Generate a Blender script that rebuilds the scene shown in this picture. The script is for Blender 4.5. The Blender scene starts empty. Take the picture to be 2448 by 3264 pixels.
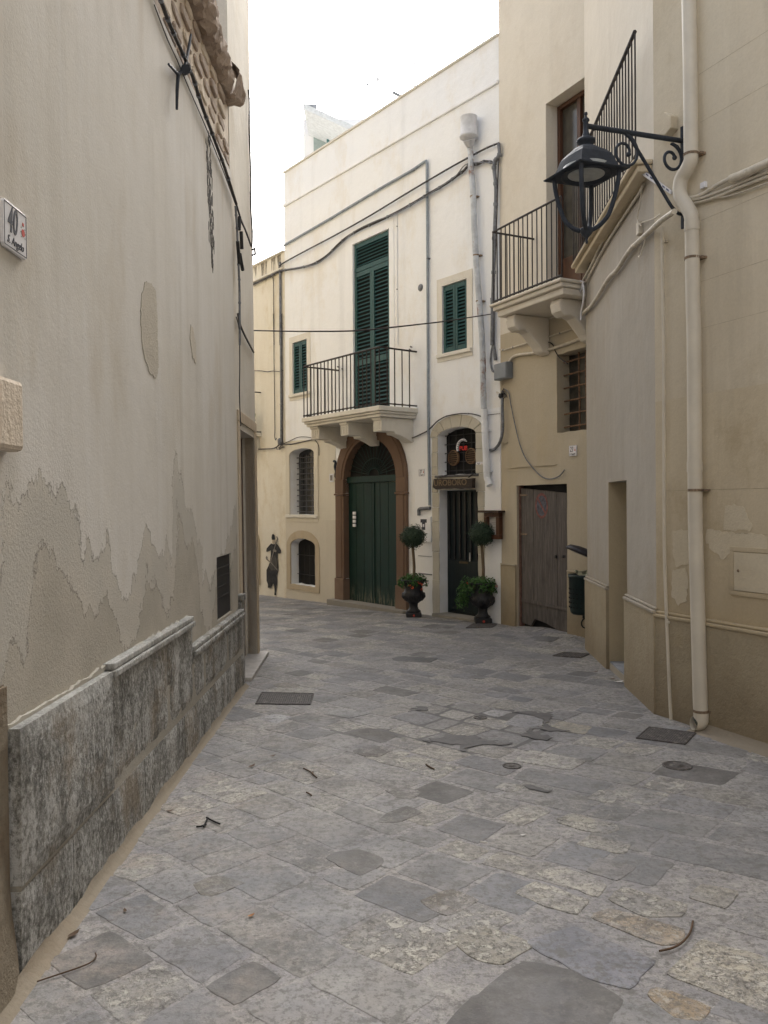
import bpy, bmesh, math, random
from mathutils import Vector, Matrix, noise as mnoise
from mathutils.geometry import tessellate_polygon
random.seed(7)
S = bpy.context.scene
COL = S.collection
# ------------------------------------------------------------------ camera, sky, sun, exposure
FP, CX, HY, CZ, ROLL = 2660.0, 1224.0, 1610.0, 1.55, -0.006
Rv = Vector((math.cos(ROLL), 0, math.sin(ROLL))); Uv = Vector((-math.sin(ROLL), 0, math.cos(ROLL))); Fv = Vector((0, 1, 0))
EYE = Vector((0, 0, CZ))
cd = bpy.data.cameras.new('camera'); cam = bpy.data.objects.new('camera', cd); COL.objects.link(cam)
cd.sensor_fit = 'VERTICAL'; cd.sensor_height = 36.0; cd.lens = 36.0*FP/3264.0
cd.shift_y = -(1632.0-HY)/3264.0
cd.clip_start = 0.05; cd.clip_end = 3000
M = Matrix((Rv, Uv, -Fv)).transposed().to_4x4(); M.translation = EYE
cam.matrix_world = M
S.camera = cam
w = bpy.data.worlds.new('World'); S.world = w; w.use_nodes = True
nt = w.node_tree; bg = nt.nodes['Background']
sky = nt.nodes.new('ShaderNodeTexSky'); sky.sky_type = 'NISHITA'; sky.sun_disc = False
SUN_EL, SUN_AZ = math.radians(42), math.radians(8)      # azimuth clockwise from +Y
sky.sun_elevation = SUN_EL; sky.sun_rotation = SUN_AZ
sky.air_density = 1.0; sky.dust_density = 6.0; sky.ozone_density = 1.0
hs = nt.nodes.new('ShaderNodeHueSaturation'); hs.inputs['Saturation'].default_value = 0.28
nt.links.new(sky.outputs[0], hs.inputs['Color']); nt.links.new(hs.outputs[0], bg.inputs['Color'])
bg.inputs['Strength'].default_value = 0.15
sl = bpy.data.lights.new('sun', 'SUN'); sun = bpy.data.objects.new('sun', sl); COL.objects.link(sun)
sl.energy = 0.5; sl.angle = math.radians(25); sl.color = (1.0, 0.985, 0.96)
sd = Vector((math.sin(SUN_AZ)*math.cos(SUN_EL), math.cos(SUN_AZ)*math.cos(SUN_EL), math.sin(SUN_EL)))
sun.rotation_euler = sd.to_track_quat('Z', 'Y').to_euler()
S.view_settings.view_transform = 'Standard'; S.view_settings.look = 'None'
S.view_settings.gamma = 1.0; S.view_settings.use_curve_mapping = False
S.view_settings.exposure = 1.5

def ray(px, py):
    return Fv + Rv*((px-CX)/FP) + Uv*((HY-py)/FP)
# crops of the photograph used while measuring: (x0, y0, scale)
CR = dict(c1=(750,0,1.8433), c2=(780,1000,2.765), c3=(1000,1250,2.5523), c4=(780,1600,4.1475), c5=(1300,1250,2.602),
          r1=(1550,0,1.8475), r2=(1550,950,2.765), r3=(1550,1450,1.8474), r4=(0,0,1.952), r5=(0,1000,1.952), r6=(0,1900,1.621),
          g1=(0,2500,1.3554), g2=(1224,2500,1.3554), g3=(600,1850,1.659), g4=(1500,1950,1.75), z5=(0,550,6.32), L=(1700,330,2.765), d=(0,0,0.67769), p=(0,0,1))
def q(c, x, y):
    a = CR[c]; return a[0]+x/a[2], a[1]+y/a[2]

# ------------------------------------------------------------------ object helpers
def setp(o, label=None, cat=None, group=None, kind=None):
    if label: o['label'] = label
    if cat: o['category'] = cat
    if group: o['group'] = group
    if kind: o['kind'] = kind
    return o
def thing(name, label, cat, loc=(0,0,0), group=None):
    o = bpy.data.objects.new(name, None); COL.objects.link(o); o.location = loc; o.empty_display_size = .1
    o.matrix_basis = Matrix.Translation(Vector(loc))
    return setp(o, label, cat, group)
def wmat(o):
    m = o.matrix_basis.copy()
    if o.parent: m = wmat(o.parent) @ o.matrix_parent_inverse @ m
    return m
def link(o, parent):
    COL.objects.link(o)
    if parent is not None:
        o.parent = parent; o.matrix_parent_inverse = wmat(parent).inverted()
    return o
class MB:
    def __init__(s): s.v = []; s.f = []; s.sm = []
    def add(s, vs, fs, smooth=False):
        b = len(s.v); s.v += [tuple(v) for v in vs]; s.f += [tuple(b+i for i in f) for f in fs]; s.sm += [smooth]*len(fs)
    def mesh(s, name, mat=None, norm=True):
        me = bpy.data.meshes.new(name); me.from_pydata(s.v, [], s.f)
        me.polygons.foreach_set('use_smooth', s.sm)
        if norm:
            bm = bmesh.new(); bm.from_mesh(me); bmesh.ops.recalc_face_normals(bm, faces=bm.faces); bm.to_mesh(me); bm.free()
        if mat: me.materials.append(mat)
        me.update(); return me
    def build(s, name, mat, parent=None, norm=True, bevel=0):
        o = bpy.data.objects.new(name, s.mesh(name, mat, norm)); link(o, parent)
        if bevel:
            m = o.modifiers.new('bevel', 'BEVEL'); m.width = bevel; m.segments = 2; m.limit_method = 'ANGLE'; m.angle_limit = math.radians(40)
        return o
    # box from a corner frame: origin o, three edge vectors
    def par(s, o, a, b, c):
        o = Vector(o); a = Vector(a); b = Vector(b); c = Vector(c)
        vs = [o, o+a, o+a+b, o+b, o+c, o+a+c, o+a+b+c, o+b+c]
        s.add(vs, [(0,3,2,1),(4,5,6,7),(0,1,5,4),(1,2,6,5),(2,3,7,6),(3,0,4,7)])
    def box(s, x0,x1,y0,y1,z0,z1): s.par((x0,y0,z0),(x1-x0,0,0),(0,y1-y0,0),(0,0,z1-z0))
    def prism(s, pts, off, smooth=False):
        """pts: list of Vectors, extruded by vector off"""
        n = len(pts); off = Vector(off)
        vs = [Vector(p) for p in pts] + [Vector(p)+off for p in pts]
        tri = tessellate_polygon([[Vector(p) for p in pts]])
        fs = [tuple(t) for t in tri] + [tuple(reversed([i+n for i in t])) for t in tri]
        fs += [(i, (i+1)%n, (i+1)%n+n, i+n) for i in range(n)]
        s.add(vs, fs, smooth)
    def tube(s, pts, r, seg=8, cap=True, smooth=True, curve=0):
        pts = [Vector(p) for p in pts]
        if curve: pts = catmull(pts, curve)
        rs = r if isinstance(r, (list, tuple)) else [r]*len(pts)
        if len(rs) != len(pts): rs = [rs[min(len(rs)-1, int(i/(len(pts)-1)*(len(rs)-1)+.5))] for i in range(len(pts))]
        vs = []; fs = []; up = None
        for i, p in enumerate(pts):
            t = (pts[min(i+1,len(pts)-1)]-pts[max(i-1,0)])
            if t.length < 1e-9: t = Vector((0,0,1))
            t.normalize()
            if up is None: up = Vector((0,0,1)) if abs(t.z) < .9 else Vector((0,1,0))
            a = t.cross(up)
            if a.length < 1e-4: a = t.cross(Vector((1,0,0)))
            a.normalize(); b = a.cross(t); up = b if b.length > 0 else up
            for k in range(seg):
                an = 2*math.pi*k/seg; vs.append(p + (a*math.cos(an)+b*math.sin(an))*rs[i])
        for i in range(len(pts)-1):
            for k in range(seg):
                k2 = (k+1)%seg; fs.append((i*seg+k, i*seg+k2, (i+1)*seg+k2, (i+1)*seg+k))
        s.add(vs, fs, smooth)
        if cap:
            n = len(pts)-1
            s.add(vs[:seg], [tuple(range(seg))]); s.add(vs[n*seg:], [tuple(range(seg))])
    def lathe(s, c, prof, seg=20, smooth=True, axis=(0,0,1)):
        c = Vector(c); vs = []; fs = []
        ax = Vector(axis).normalized(); a = ax.orthogonal().normalized(); b = ax.cross(a)
        for r, z in prof:
            for k in range(seg):
                an = 2*math.pi*k/seg; vs.append(c + ax*z + (a*math.cos(an)+b*math.sin(an))*max(r,.0005))
        for i in range(len(prof)-1):
            for k in range(seg):
                k2 = (k+1)%seg; fs.append((i*seg+k, i*seg+k2, (i+1)*seg+k2, (i+1)*seg+k))
        fs.append(tuple(range(seg))); fs.append(tuple(range((len(prof)-1)*seg, len(prof)*seg)))
        s.add(vs, fs, smooth)
def catmull(p, n):
    out = []
    for i in range(len(p)-1):
        a = p[max(i-1,0)]; b = p[i]; c = p[i+1]; d = p[min(i+2,len(p)-1)]
        for k in range(n):
            t = k/n; out.append(.5*((2*b)+(c-a)*t+(2*a-5*b+4*c-d)*t*t+(3*b-a-3*c+d)*t**3))
    out.append(p[-1].copy()); return out
def inst(name, me, M, parent):
    o = bpy.data.objects.new(name, me); o.matrix_basis = M; return link(o, parent)
def rag(pts, step=.06, amp=.004, seed=0, closed=True):
    """subdivide a 2-D polyline and jitter it"""
    out = []; n = len(pts); rr = random.Random(seed)
    for i in range(n if closed else n-1):
        a = pts[i]; b = pts[(i+1)%n]; L = math.hypot(b[0]-a[0], b[1]-a[1]); m = max(1, int(L/step))
        for k in range(m):
            t = k/m; j = amp if k else amp*.4
            out.append((a[0]+(b[0]-a[0])*t+rr.uniform(-j,j), a[1]+(b[1]-a[1])*t+rr.uniform(-j,j)))
    if not closed: out.append(pts[-1])
    return out
def blobmesh(v3, amp, sc, seed=0):
    off = Vector((seed*3.1, seed*1.7, 0)); return [Vector(v)+mnoise.noise_vector(Vector(v)*sc+off)*amp for v in v3]

class Wall:
    """a vertical-ish plane: p0 at ground z=0, horizontal direction d, up u, normal n towards the street"""
    def __init__(s, p0, p1, batter=0.0):
        s.p0 = Vector((p0[0], p0[1], 0)); v = Vector((p1[0]-p0[0], p1[1]-p0[1], 0)); s.len = v.length; s.d = v.normalized()
        n = Vector((s.d.y, -s.d.x, 0))
        mid = s.p0 + v*.5
        if n.dot(Vector((0,3,0))-mid) < 0: n = -n
        s.u = (Vector((0,0,1)) - n*batter); s.n = n
        s.nn = s.d.cross(s.u).normalized()
        if s.nn.dot(n) < 0: s.nn = -s.nn
    def P(s, a, z, o=0): return s.p0 + s.d*a + s.u*z + s.nn*o
    def sz(s, px, py, off=0):
        r = ray(px, py); p0 = s.p0 + s.nn*off
        t = (p0-EYE).dot(s.nn)/r.dot(s.nn); h = EYE + r*t - p0
        z = h.z/s.u.z; a = (h - s.u*z).dot(s.d); return a, z
    def q(s, c, x, y, off=0): return s.sz(*q(c, x, y), off)
    def pt(s, c, x, y, off=0):
        a, z = s.sz(*q(c, x, y), off); return s.P(a, z, off)
    def mat(s, a, z, o=0):
        m = Matrix((s.d, s.u, s.nn)).transposed().to_4x4(); m.translation = s.P(a, z, o); return m
    def slab(s, mb, poly, o0, o1):
        mb.prism([s.P(a, z, o0) for a, z in poly], s.nn*(o1-o0))
    def box(s, mb, a0, a1, z0, z1, o0, o1): s.slab(mb, [(a0,z0),(a1,z0),(a1,z1),(a0,z1)], o0, o1)
    def mesh(s, mb, outline, holes, depth, cap=True):
        loops = [outline]+[h for h, _ in holes]
        pts = [[Vector((a, z, 0)) for a, z in l] for l in loops]
        tri = tessellate_polygon(pts); flat = [p for l in loops for p in l]
        mb.add([s.P(a, z) for a, z in flat], [tuple(t) for t in tri])
        n = len(outline)
        vs = [s.P(a,z) for a,z in outline]+[s.P(a,z,-depth) for a,z in outline]
        mb.add(vs, [(i,(i+1)%n,(i+1)%n+n,i+n) for i in range(n)]+[tuple(range(n,2*n))])
        for h, rd in holes:
            m = len(h); vs = [s.P(a,z) for a,z in h]+[s.P(a,z,-rd) for a,z in h]
            mb.add(vs, [(i,(i+1)%m,(i+1)%m+m,i+m) for i in range(m)])
            if cap:
                t2 = tessellate_polygon([[Vector((a,z,0)) for a,z in h]])
                mb.add([s.P(a,z,-rd) for a,z in h], [tuple(t) for t in t2])
def rect(a0, a1, z0, z1): return [(a0,z0),(a1,z0),(a1,z1),(a0,z1)]
def archpoly(a0, a1, z0, zs, rise, n=12):
    """opening with springing at zs and crown rise above it"""
    c = (a0+a1)/2; h = (a1-a0)/2
    return [(a0,z0),(a1,z0)] + [(c+h*math.cos(math.pi*k/n), zs+rise*math.sin(math.pi*k/n)) for k in range(n+1)]

# ------------------------------------------------------------------ materials
class NT:
    def __init__(s, name):
        s.m = bpy.data.materials.new(name); s.m.use_nodes = True; s.t = s.m.node_tree; s.b = s.t.nodes['Principled BSDF']
        s.pos = s.t.nodes.new('ShaderNodeNewGeometry').outputs['Position']
    def n(s, ty): return s.t.nodes.new(ty)
    def l(s, a, b): s.t.links.new(a, b)
    def put(s, sock, v):
        if hasattr(v, 'links') or isinstance(v, bpy.types.NodeSocket): s.l(v, sock)
        else:
            if sock.type == 'RGBA' and len(v) == 3: v = (*v, 1)
            sock.default_value = v
    def vec(s, v, sc=(1,1,1), loc=(0,0,0)):
        n = s.n('ShaderNodeMapping'); s.l(v, n.inputs[0]); n.inputs['Scale'].default_value = sc; n.inputs['Location'].default_value = loc; return n.outputs[0]
    def noise(s, sc, det=4, rough=.55, v=None, dist=0):
        n = s.n('ShaderNodeTexNoise'); s.l(v or s.pos, n.inputs['Vector']); n.inputs['Scale'].default_value = sc; n.inputs['Detail'].default_value = det
        n.inputs['Roughness'].default_value = rough; n.inputs['Distortion'].default_value = dist; return n.outputs['Fac']
    def voro(s, sc, v=None, feat='F1'):
        n = s.n('ShaderNodeTexVoronoi'); n.feature = feat; s.l(v or s.pos, n.inputs['Vector']); n.inputs['Scale'].default_value = sc; return n.outputs['Distance']
    def rng(s, v, a, b, c=0.0, d=1.0, smooth=True):
        n = s.n('ShaderNodeMapRange'); n.interpolation_type = 'SMOOTHSTEP' if smooth else 'LINEAR'
        s.l(v, n.inputs[0])
        for i, x in zip((1,2,3,4), (a,b,c,d)): n.inputs[i].default_value = x
        return n.outputs[0]
    def mix(s, f, a, b, mode='MIX'):
        n = s.n('ShaderNodeMix'); n.data_type = 'RGBA'; n.blend_type = mode
        s.put(n.inputs[0], f); s.put(n.inputs[6], a); s.put(n.inputs[7], b); return n.outputs[2]
    def math(s, op, a, b=0.0, c=0.0):
        n = s.n('ShaderNodeMath'); n.operation = op
        for i, x in enumerate((a, b, c)):
            if isinstance(x, (int, float)): n.inputs[i].default_value = x
            else: s.l(x, n.inputs[i])
        return n.outputs[0]
    def z(s):
        n = s.n('ShaderNodeSeparateXYZ'); s.l(s.pos, n.inputs[0]); return n.outputs
    def bump(s, h, dist, st=1.0, prev=None):
        n = s.n('ShaderNodeBump'); s.l(h, n.inputs['Height']); n.inputs['Distance'].default_value = dist; n.inputs['Strength'].default_value = st
        if prev: s.l(prev, n.inputs['Normal'])
        return n.outputs[0]
    def out(s, col, rough=.9, nrm=None, metal=0.0, spec=.3):
        s.put(s.b.inputs['Base Color'], col); s.put(s.b.inputs['Roughness'], rough)
        if nrm: s.l(nrm, s.b.inputs['Normal'])
        s.b.inputs['Metallic'].default_value = metal; s.b.inputs['Specular IOR Level'].default_value = spec
        return s.m
def mul(c, k): return tuple(x*k for x in c)
def plaster(name, base, alt, grit=.002, streak=.25, stain=None, stain_amt=.5, gs=55, und=.012, seed=0, damp=None, seam=None):
    t = NT(name); P = t.vec(t.pos, (1,1,1), (seed*7.3, seed*3.1, seed)); 
    big = t.noise(.7, 6, .6, P); st = t.noise(1, 5, .6, t.vec(P, (4,4,.35))); fine = t.noise(gs, 4, .7, P); md = t.noise(6, 5, .65, P)
    c = t.mix(t.rng(big, .35, .68), base, alt)
    c = t.mix(t.math('MULTIPLY', t.rng(st, .5, .72), streak), c, mul(base, .72))
    c = t.mix(t.math('MULTIPLY', t.rng(t.noise(1, 4, .6, t.vec(P, (7,7,.5), (4,9,0))), .52, .75), streak*.8), c, tuple(min(.85, x*1.22+.02) for x in alt))
    c = t.mix(t.math('MULTIPLY', t.rng(md, .55, .75), .22), c, mul(alt, .8))
    if stain:
        c = t.mix(t.math('MULTIPLY', t.rng(t.noise(1.4, 8, .7, t.vec(P, (1,1,.6), (9,2,5))), .5, .66), stain_amt), c, stain)
    if damp:   # (z level, colour): rising damp with an uneven upper edge
        h = t.math('ADD', t.z()[2], t.math('MULTIPLY', t.math('SUBTRACT', t.noise(2.2, 6, .65, P), .5), 1.1))
        c = t.mix(t.math('MULTIPLY', t.rng(h, damp[0]-.5, damp[0]+.35, 1, 0), damp[2] if len(damp) > 2 else .8), c, damp[1])
    c = t.mix(.45, c, t.mix(t.rng(fine, .3, .7), mul(base,.82), tuple(min(.9,x*1.1) for x in base)), 'SOFT_LIGHT')
    c = t.mix(t.math('MULTIPLY', t.rng(t.noise(160, 2, .6, P), .66, .78), .35), c, mul(base, .5))
    nr = t.bump(t.noise(1.8, 3, .5, P), und*2, 1)
    nr = t.bump(md, und*.5, .8, nr); nr = t.bump(fine, grit, 1, nr)
    return t.out(c, .92, nr, spec=.2)
def simple(name, col, rough=.6, var=.25, sc=12, grit=.0008, metal=0.0, alt=None, spec=.4, gs=90):
    t = NT(name); n = t.noise(sc, 6, .65); c = t.mix(t.rng(n, .3, .7), mul(col, 1-var), tuple(min(.95, x*(1+var)) for x in col))
    if alt: c = t.mix(t.rng(t.noise(sc*.45, 8, .7), .54, .66), c, alt)
    return t.out(c, rough, t.bump(t.noise(gs, 4, .6), grit, 1), metal, spec)

def left_plaster():
    t = NT('peeling_lime_plaster'); P = t.pos; z = t.z()[2]
    wob = t.math('MULTIPLY', t.math('SUBTRACT', t.noise(1, 3, .5, t.vec(P, (1,1.1,.35), (3,1,4))), .5), 2.3)
    wob = t.math('ADD', wob, t.math('MULTIPLY', t.math('SUBTRACT', t.noise(1, 7, .7, t.vec(P, (3.5,3.9,2.2))), .5), .85))
    wob = t.math('ADD', wob, t.math('MULTIPLY', t.math('SUBTRACT', t.noise(26, 4, .6), .5), .08))
    yy = t.math('MULTIPLY', t.math('SUBTRACT', t.z()[1], 4.2), .06)
    h = t.math('ADD', t.math('ADD', z, wob), yy)
    m1 = t.rng(h, 1.47, 1.482); m2 = t.rng(h, 1.16, 1.17)
    edge1 = t.math('MULTIPLY', t.rng(h, 1.474, 1.482), t.rng(h, 1.482, 1.50, 1, 0)); edge2 = t.math('MULTIPLY', t.rng(h, 1.164, 1.172), t.rng(h, 1.172, 1.188, 1, 0))
    gate = t.rng(t.noise(5, 3), .46, .54)
    paint = t.mix(t.rng(t.noise(.6, 6, .6), .35, .65), (.60,.57,.515), (.635,.61,.57))
    paint = t.mix(t.math('MULTIPLY', t.rng(t.noise(1, 6, .62, t.vec(P, (5,5,.35))), .46, .72), .5), paint, (.48,.45,.395))
    paint = t.mix(t.math('MULTIPLY', t.rng(t.noise(1, 5, .6, t.vec(P, (9,9,.45), (5,5,5))), .5, .74), .4), paint, (.66,.645,.62))
    paint = t.mix(t.math('MULTIPLY', t.rng(t.noise(1, 5, .6, t.vec(P, (1.6,1.6,.7), (1,8,2))), .55, .72), .5), paint, (.50,.44,.35))
    mid = t.mix(t.rng(t.noise(3, 6, .65), .4, .65), (.50,.475,.425), (.545,.51,.45))
    low = t.mix(t.rng(t.noise(2.5, 6, .65), .35, .65), (.41,.38,.325), (.475,.44,.38))
    c = t.mix(m2, low, mid); c = t.mix(m1, c, paint)
    c = t.mix(t.math('MULTIPLY', t.math('MULTIPLY', t.math('ADD', edge1, edge2), gate), .55), c, (.20,.17,.14))
    top = t.rng(z, 3.6, 4.6)
    c = t.mix(t.math('MULTIPLY', t.math('MULTIPLY', t.rng(t.noise(1, 5, .6, t.vec(P, (3,3,.22), (7,2,1))), .5, .7), top), .5), c, (.40,.31,.21))
    c = t.mix(t.math('MULTIPLY', t.rng(t.noise(150, 2, .6), .63, .76), .45), c, (.2,.17,.13))
    nr = t.bump(t.noise(1.5, 3, .5), .02, .6)
    grit = t.math('MULTIPLY', t.noise(75, 4, .7), t.rng(h, 1.3, 1.9, 1.0, .35))
    nr = t.bump(t.math('ADD', m1, m2), .005, .9, nr); nr = t.bump(grit, .0045, 1, nr); nr = t.bump(t.noise(10, 5, .6), .002, .6, nr)
    return t.out(c, .93, nr, spec=.15)
def granite():
    t = NT('weathered_plinth_stone'); P = t.pos
    n = t.noise(52, 8, .82, t.vec(P, (1,1,.7))); big = t.noise(3.2, 6, .7, t.vec(P, (1.6,1.6,.55)))
    v = t.math('ADD', n, t.math('MULTIPLY', t.math('SUBTRACT', big, .5), .6))
    c = t.mix(t.rng(v, .38, .52), (.125,.122,.112), (.31,.305,.285))
    c = t.mix(t.rng(v, .50, .60), c, (.54,.535,.52))
    c = t.mix(t.math('MULTIPLY', t.rng(t.noise(1.7, 6, .7, t.vec(P,(1,1,1),(4,4,4))), .52, .66), .5), c, (.27,.21,.14))
    hi = t.rng(t.z()[2], .72, .86)
    c = t.mix(t.math('MULTIPLY', hi, .45), c, (.46,.46,.44))
    nr = t.bump(t.noise(3, 3), .02, 1); nr = t.bump(t.noise(34, 6, .75), .014, 1, nr)
    return t.out(c, .88, nr, spec=.25)
def paving(mortar=False):
    t = NT('paving_mortar' if mortar else 'paving_stone'); P = t.pos
    if mortar:
        base = t.mix(t.rng(t.noise(1.1, 6, .6), .35, .65), (.245,.24,.252), (.31,.298,.292)); pit = .3
    else:
        a = t.n('ShaderNodeAttribute'); a.attribute_name = 'tint'; base = a.outputs['Color']; pit = a.outputs['Alpha']
    X = t.z()[0]; Y = t.z()[1]
    warm = t.math('MULTIPLY', t.rng(X, -1.3, .5, 1, 0), t.rng(Y, 2, 7, 1, .4))
    c = t.mix(t.rng(t.noise(5, 7, .7), .3, .72), t.mix(1.0, base, (.80,.80,.82), 'MULTIPLY'), t.mix(1.0, base, (1.2,1.18,1.15), 'MULTIPLY'))
    c = t.mix(t.math('MULTIPLY', t.rng(t.noise(2.3, 7, .7, t.vec(P,(1,1,1),(8,3,0))), .45, .65), t.math('MULTIPLY', warm, .85)), c, (.37,.315,.265))
    # thin smear of the pale mortar dragged over the stones
    c = t.mix(t.math('MULTIPLY', t.rng(t.noise(3.1, 8, .72, t.vec(P,(1,1,1),(2,7,0))), .45, .60), (.62 if mortar else t.rng(pit, .03, .3, .30, .60))), c, (.30,.29,.293))
    # encrusted light stone with dark pits
    lit = t.math('MULTIPLY', t.rng(t.noise(17, 7, .75, t.vec(P,(1,1,1),(5,5,0))), .50, .55), pit)
    c = t.mix(t.math('MULTIPLY', lit, .7), c, (.55,.52,.46))
    c = t.mix(t.math('MULTIPLY', t.rng(t.noise(34, 7, .78, t.vec(P,(1,1,1),(2,2,0))), .50, .58), .62), c, (.115,.11,.106))
    c = t.mix(t.math('MULTIPLY', t.rng(t.noise(27, 7, .78, t.vec(P,(1,1,1),(7,5,0))), .53, .61), (.3 if mortar else t.rng(pit, .03, .3, .10, .40))), c, (.42,.405,.38))
    dk = t.rng(t.noise(42, 5, .7), .585, .66)
    c = t.mix(t.math('MULTIPLY', dk, t.math('ADD', t.math('MULTIPLY', pit, .55), .12)), c, (.06,.058,.055))
    c = t.mix(t.math('MULTIPLY', t.rng(t.noise(1.1, 6, .65, t.vec(P,(1,1,1),(1,9,0))), .46, .68), .5), c, (.155,.16,.176))
    c = t.mix(t.math('MULTIPLY', t.rng(t.noise(11, 8, .75, t.vec(P,(1,1,1),(6,1,0))), .53, .60), .6), c, (.14,.134,.127))
    c = t.mix(t.math('MULTIPLY', t.rng(t.noise(8, 8, .78, t.vec(P,(1,1,1),(3,4,0))), .56, .62), (.4 if mortar else t.rng(pit, .03, .3, .12, .45))), c, (.41,.395,.37))
    c = t.mix(t.math('MULTIPLY', t.rng(t.noise(2.6, 7, .7, t.vec(P,(1,1,1),(12,4,0))), .60, .66), .55), c, (.115,.11,.108))
    c = t.mix(t.math('MULTIPLY', t.rng(t.noise(130, 3, .6), .62, .75), .35), c, (.10,.09,.085))
    hgt = t.math('ADD', t.noise(26, 6, .7), t.math('MULTIPLY', lit, .5))
    nr = t.bump(t.noise(6, 4), .006, 1); nr = t.bump(hgt, .0045, 1, nr); nr = t.bump(t.noise(120, 3), .0015, 1, nr)
    return t.out(c, t.rng(t.noise(4, 4), .3, .7, .62, .85), nr, spec=.35)
def wood(name, c0, c1, axis=2, rough=.75, worn=None, wornz=None, sc=(40,40,1.5), grit=.002):
    t = NT(name); n = t.noise(1, 6, .65, t.vec(t.pos, sc)); n2 = t.noise(3, 5, .6)
    c = t.mix(t.rng(n, .3, .7), c0, c1); c = t.mix(t.math('MULTIPLY', t.rng(n2, .5, .7), .4), c, mul(c0, .6))
    if worn:
        f = t.rng(t.noise(1, 6, .7, t.vec(t.pos, (60,60,4))), .5, .58)
        if wornz: f = t.math('MULTIPLY', f, t.rng(t.math('ADD', t.z()[2], t.math('MULTIPLY', t.noise(6,3), .35)), wornz[0], wornz[1], 1, 0))
        c = t.mix(f, c, worn)
    return t.out(c, rough, t.bump(n, grit, 1), spec=.3)

MLEFT = left_plaster(); MGRAN = granite(); MPAVE = paving(); MMORT = paving(True)
MWHITE = plaster('whitewashed_plaster', (.80,.815,.84), (.83,.84,.85), .0015, .30, (.70,.65,.56), .45, und=.016, seed=1)
MWPAINT = plaster('fresh_white_paint', (.82,.83,.85), (.80,.80,.80), .001, .08, und=.014, seed=2)
MCREAMLOW = plaster('cream_plaster', (.60,.565,.49), (.65,.615,.54), .0015, .22, (.54,.48,.38), .3, und=.014, seed=3)
MYEL = plaster('yellow_ochre_plaster', (.475,.425,.34), (.505,.46,.375), .0016, .2, (.50,.42,.28), .3, seed=4)
MYELP = plaster('rough_ochre_plinth', (.40,.35,.265), (.44,.39,.30), .009, .15, (.40,.33,.22), .4, gs=38, seed=5, damp=(.35,(.25,.205,.145),.75))
MUP = plaster('upper_cream_plaster', (.66,.615,.54), (.69,.645,.57), .0012, .14, (.56,.5,.42), .3, seed=6)
MGREY = plaster('grey_painted_plaster', (.43,.40,.355), (.46,.435,.395), .0012, .3, (.40,.35,.28), .4, seed=7, damp=(.9,(.36,.315,.245),.6))
MBEIGE = plaster('beige_plaster', (.56,.49,.375), (.60,.535,.425), .0015, .35, (.46,.39,.28), .8, seed=8, damp=(1.15,(.42,.355,.255),.7))
MSTEP = plaster('worn_step_stone', (.30,.285,.26), (.36,.34,.30), .003, .2, (.2,.19,.17), .4, gs=30, seed=41)
MTAN = plaster('tan_surround_stone', (.47,.41,.32), (.53,.47,.38), .003, .2, (.4,.3,.2), .4, gs=30, seed=42)
MSTONE = plaster('carved_limestone', (.50,.475,.415), (.56,.53,.47), .003, .2, (.42,.34,.22), .4, gs=30, seed=9)
MBAL = plaster('balcony_stone', (.69,.67,.62), (.66,.63,.57), .002, .25, (.5,.45,.36), .35, seed=10)
MTUFF = plaster('eroded_tufa', (.58,.51,.43), (.64,.57,.49), .012, .3, (.36,.27,.20), .5, gs=16, seed=11)
MTUFD = plaster('dark_eroded_stone', (.40,.335,.285), (.47,.40,.345), .01, .3, (.24,.21,.195), .6, gs=22, seed=12)
MBROWN = plaster('brown_portal_stone', (.20,.14,.105), (.235,.17,.13), .002, .25, (.14,.10,.08), .5, gs=40, seed=13, damp=(.25,(.33,.27,.22),.55))
MGSHUT = wood('green_shutter_paint', (.017,.064,.064), (.026,.090,.093), sc=(30,30,3), rough=.5, grit=.0006)
MGDOOR = wood('green_door_paint', (.0035,.021,.017), (.005,.033,.028), rough=.55, worn=(.30,.27,.20), wornz=(-.15,.55), sc=(70,70,1.2))
MBLACK = simple('black_iron', (.018,.018,.02), .5, .3, 30, .0006)
MIRON = simple('rusty_balcony_iron', (.028,.022,.02), .65, .4, 25, .001)
MLAMP = simple('lamp_grey_iron', (.035,.042,.056), .62, .2, 20, .0006, spec=.25)
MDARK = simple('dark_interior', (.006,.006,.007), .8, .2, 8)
MDGLASS = simple('dark_window_glass', (.012,.014,.017), .12, .3, 4, .0004, spec=.5)
MPUB = wood('black_pub_door', (.006,.012,.014), (.012,.022,.026), rough=.45)
MOLDW = wood('old_grey_brown_wood', (.088,.077,.071), (.122,.107,.098), sc=(45,45,1.2), worn=(.145,.127,.116))
MOLDL = wood('old_dark_lower_board', (.07,.062,.058), (.13,.115,.105), sc=(20,20,4), grit=.003)
MBRW = wood('brown_varnished_wood', (.065,.030,.018), (.11,.052,.03), rough=.4)
MSIGNW = wood('sign_board_wood', (.020,.014,.012), (.036,.026,.021), sc=(3,3,50), rough=.6, grit=.002)
MGREYC = simple('grey_cable', (.17,.18,.20), .6, .3, 20)
MDKC = simple('dark_cable', (.05,.045,.045), .6, .4, 20)
MWC = simple('painted_cream_cable', (.58,.53,.44), .6, .15, 14)
MPIPE = simple('cream_drainpipe_paint', (.62,.57,.48), .45, .06, 4, .0004, spec=.4)
MCOND = simple('grey_blue_conduit', (.26,.30,.34), .45, .15, 15)
MZINC = simple('zinc_grey_pipe', (.50,.53,.57), .6, .2, 8, .001, alt=(.26,.15,.11))
MWPIPE = simple('white_painted_pipe', (.76,.78,.81), .5, .08, 8)
MRUST = simple('rusty_clamp', (.22,.16,.11), .8, .4, 60)
MBOX = simple('grey_plastic_box', (.19,.21,.235), .5, .08, 8)
MURN = simple('black_urn_plastic', (.020,.021,.025), .5, .3, 20, .001)
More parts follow.
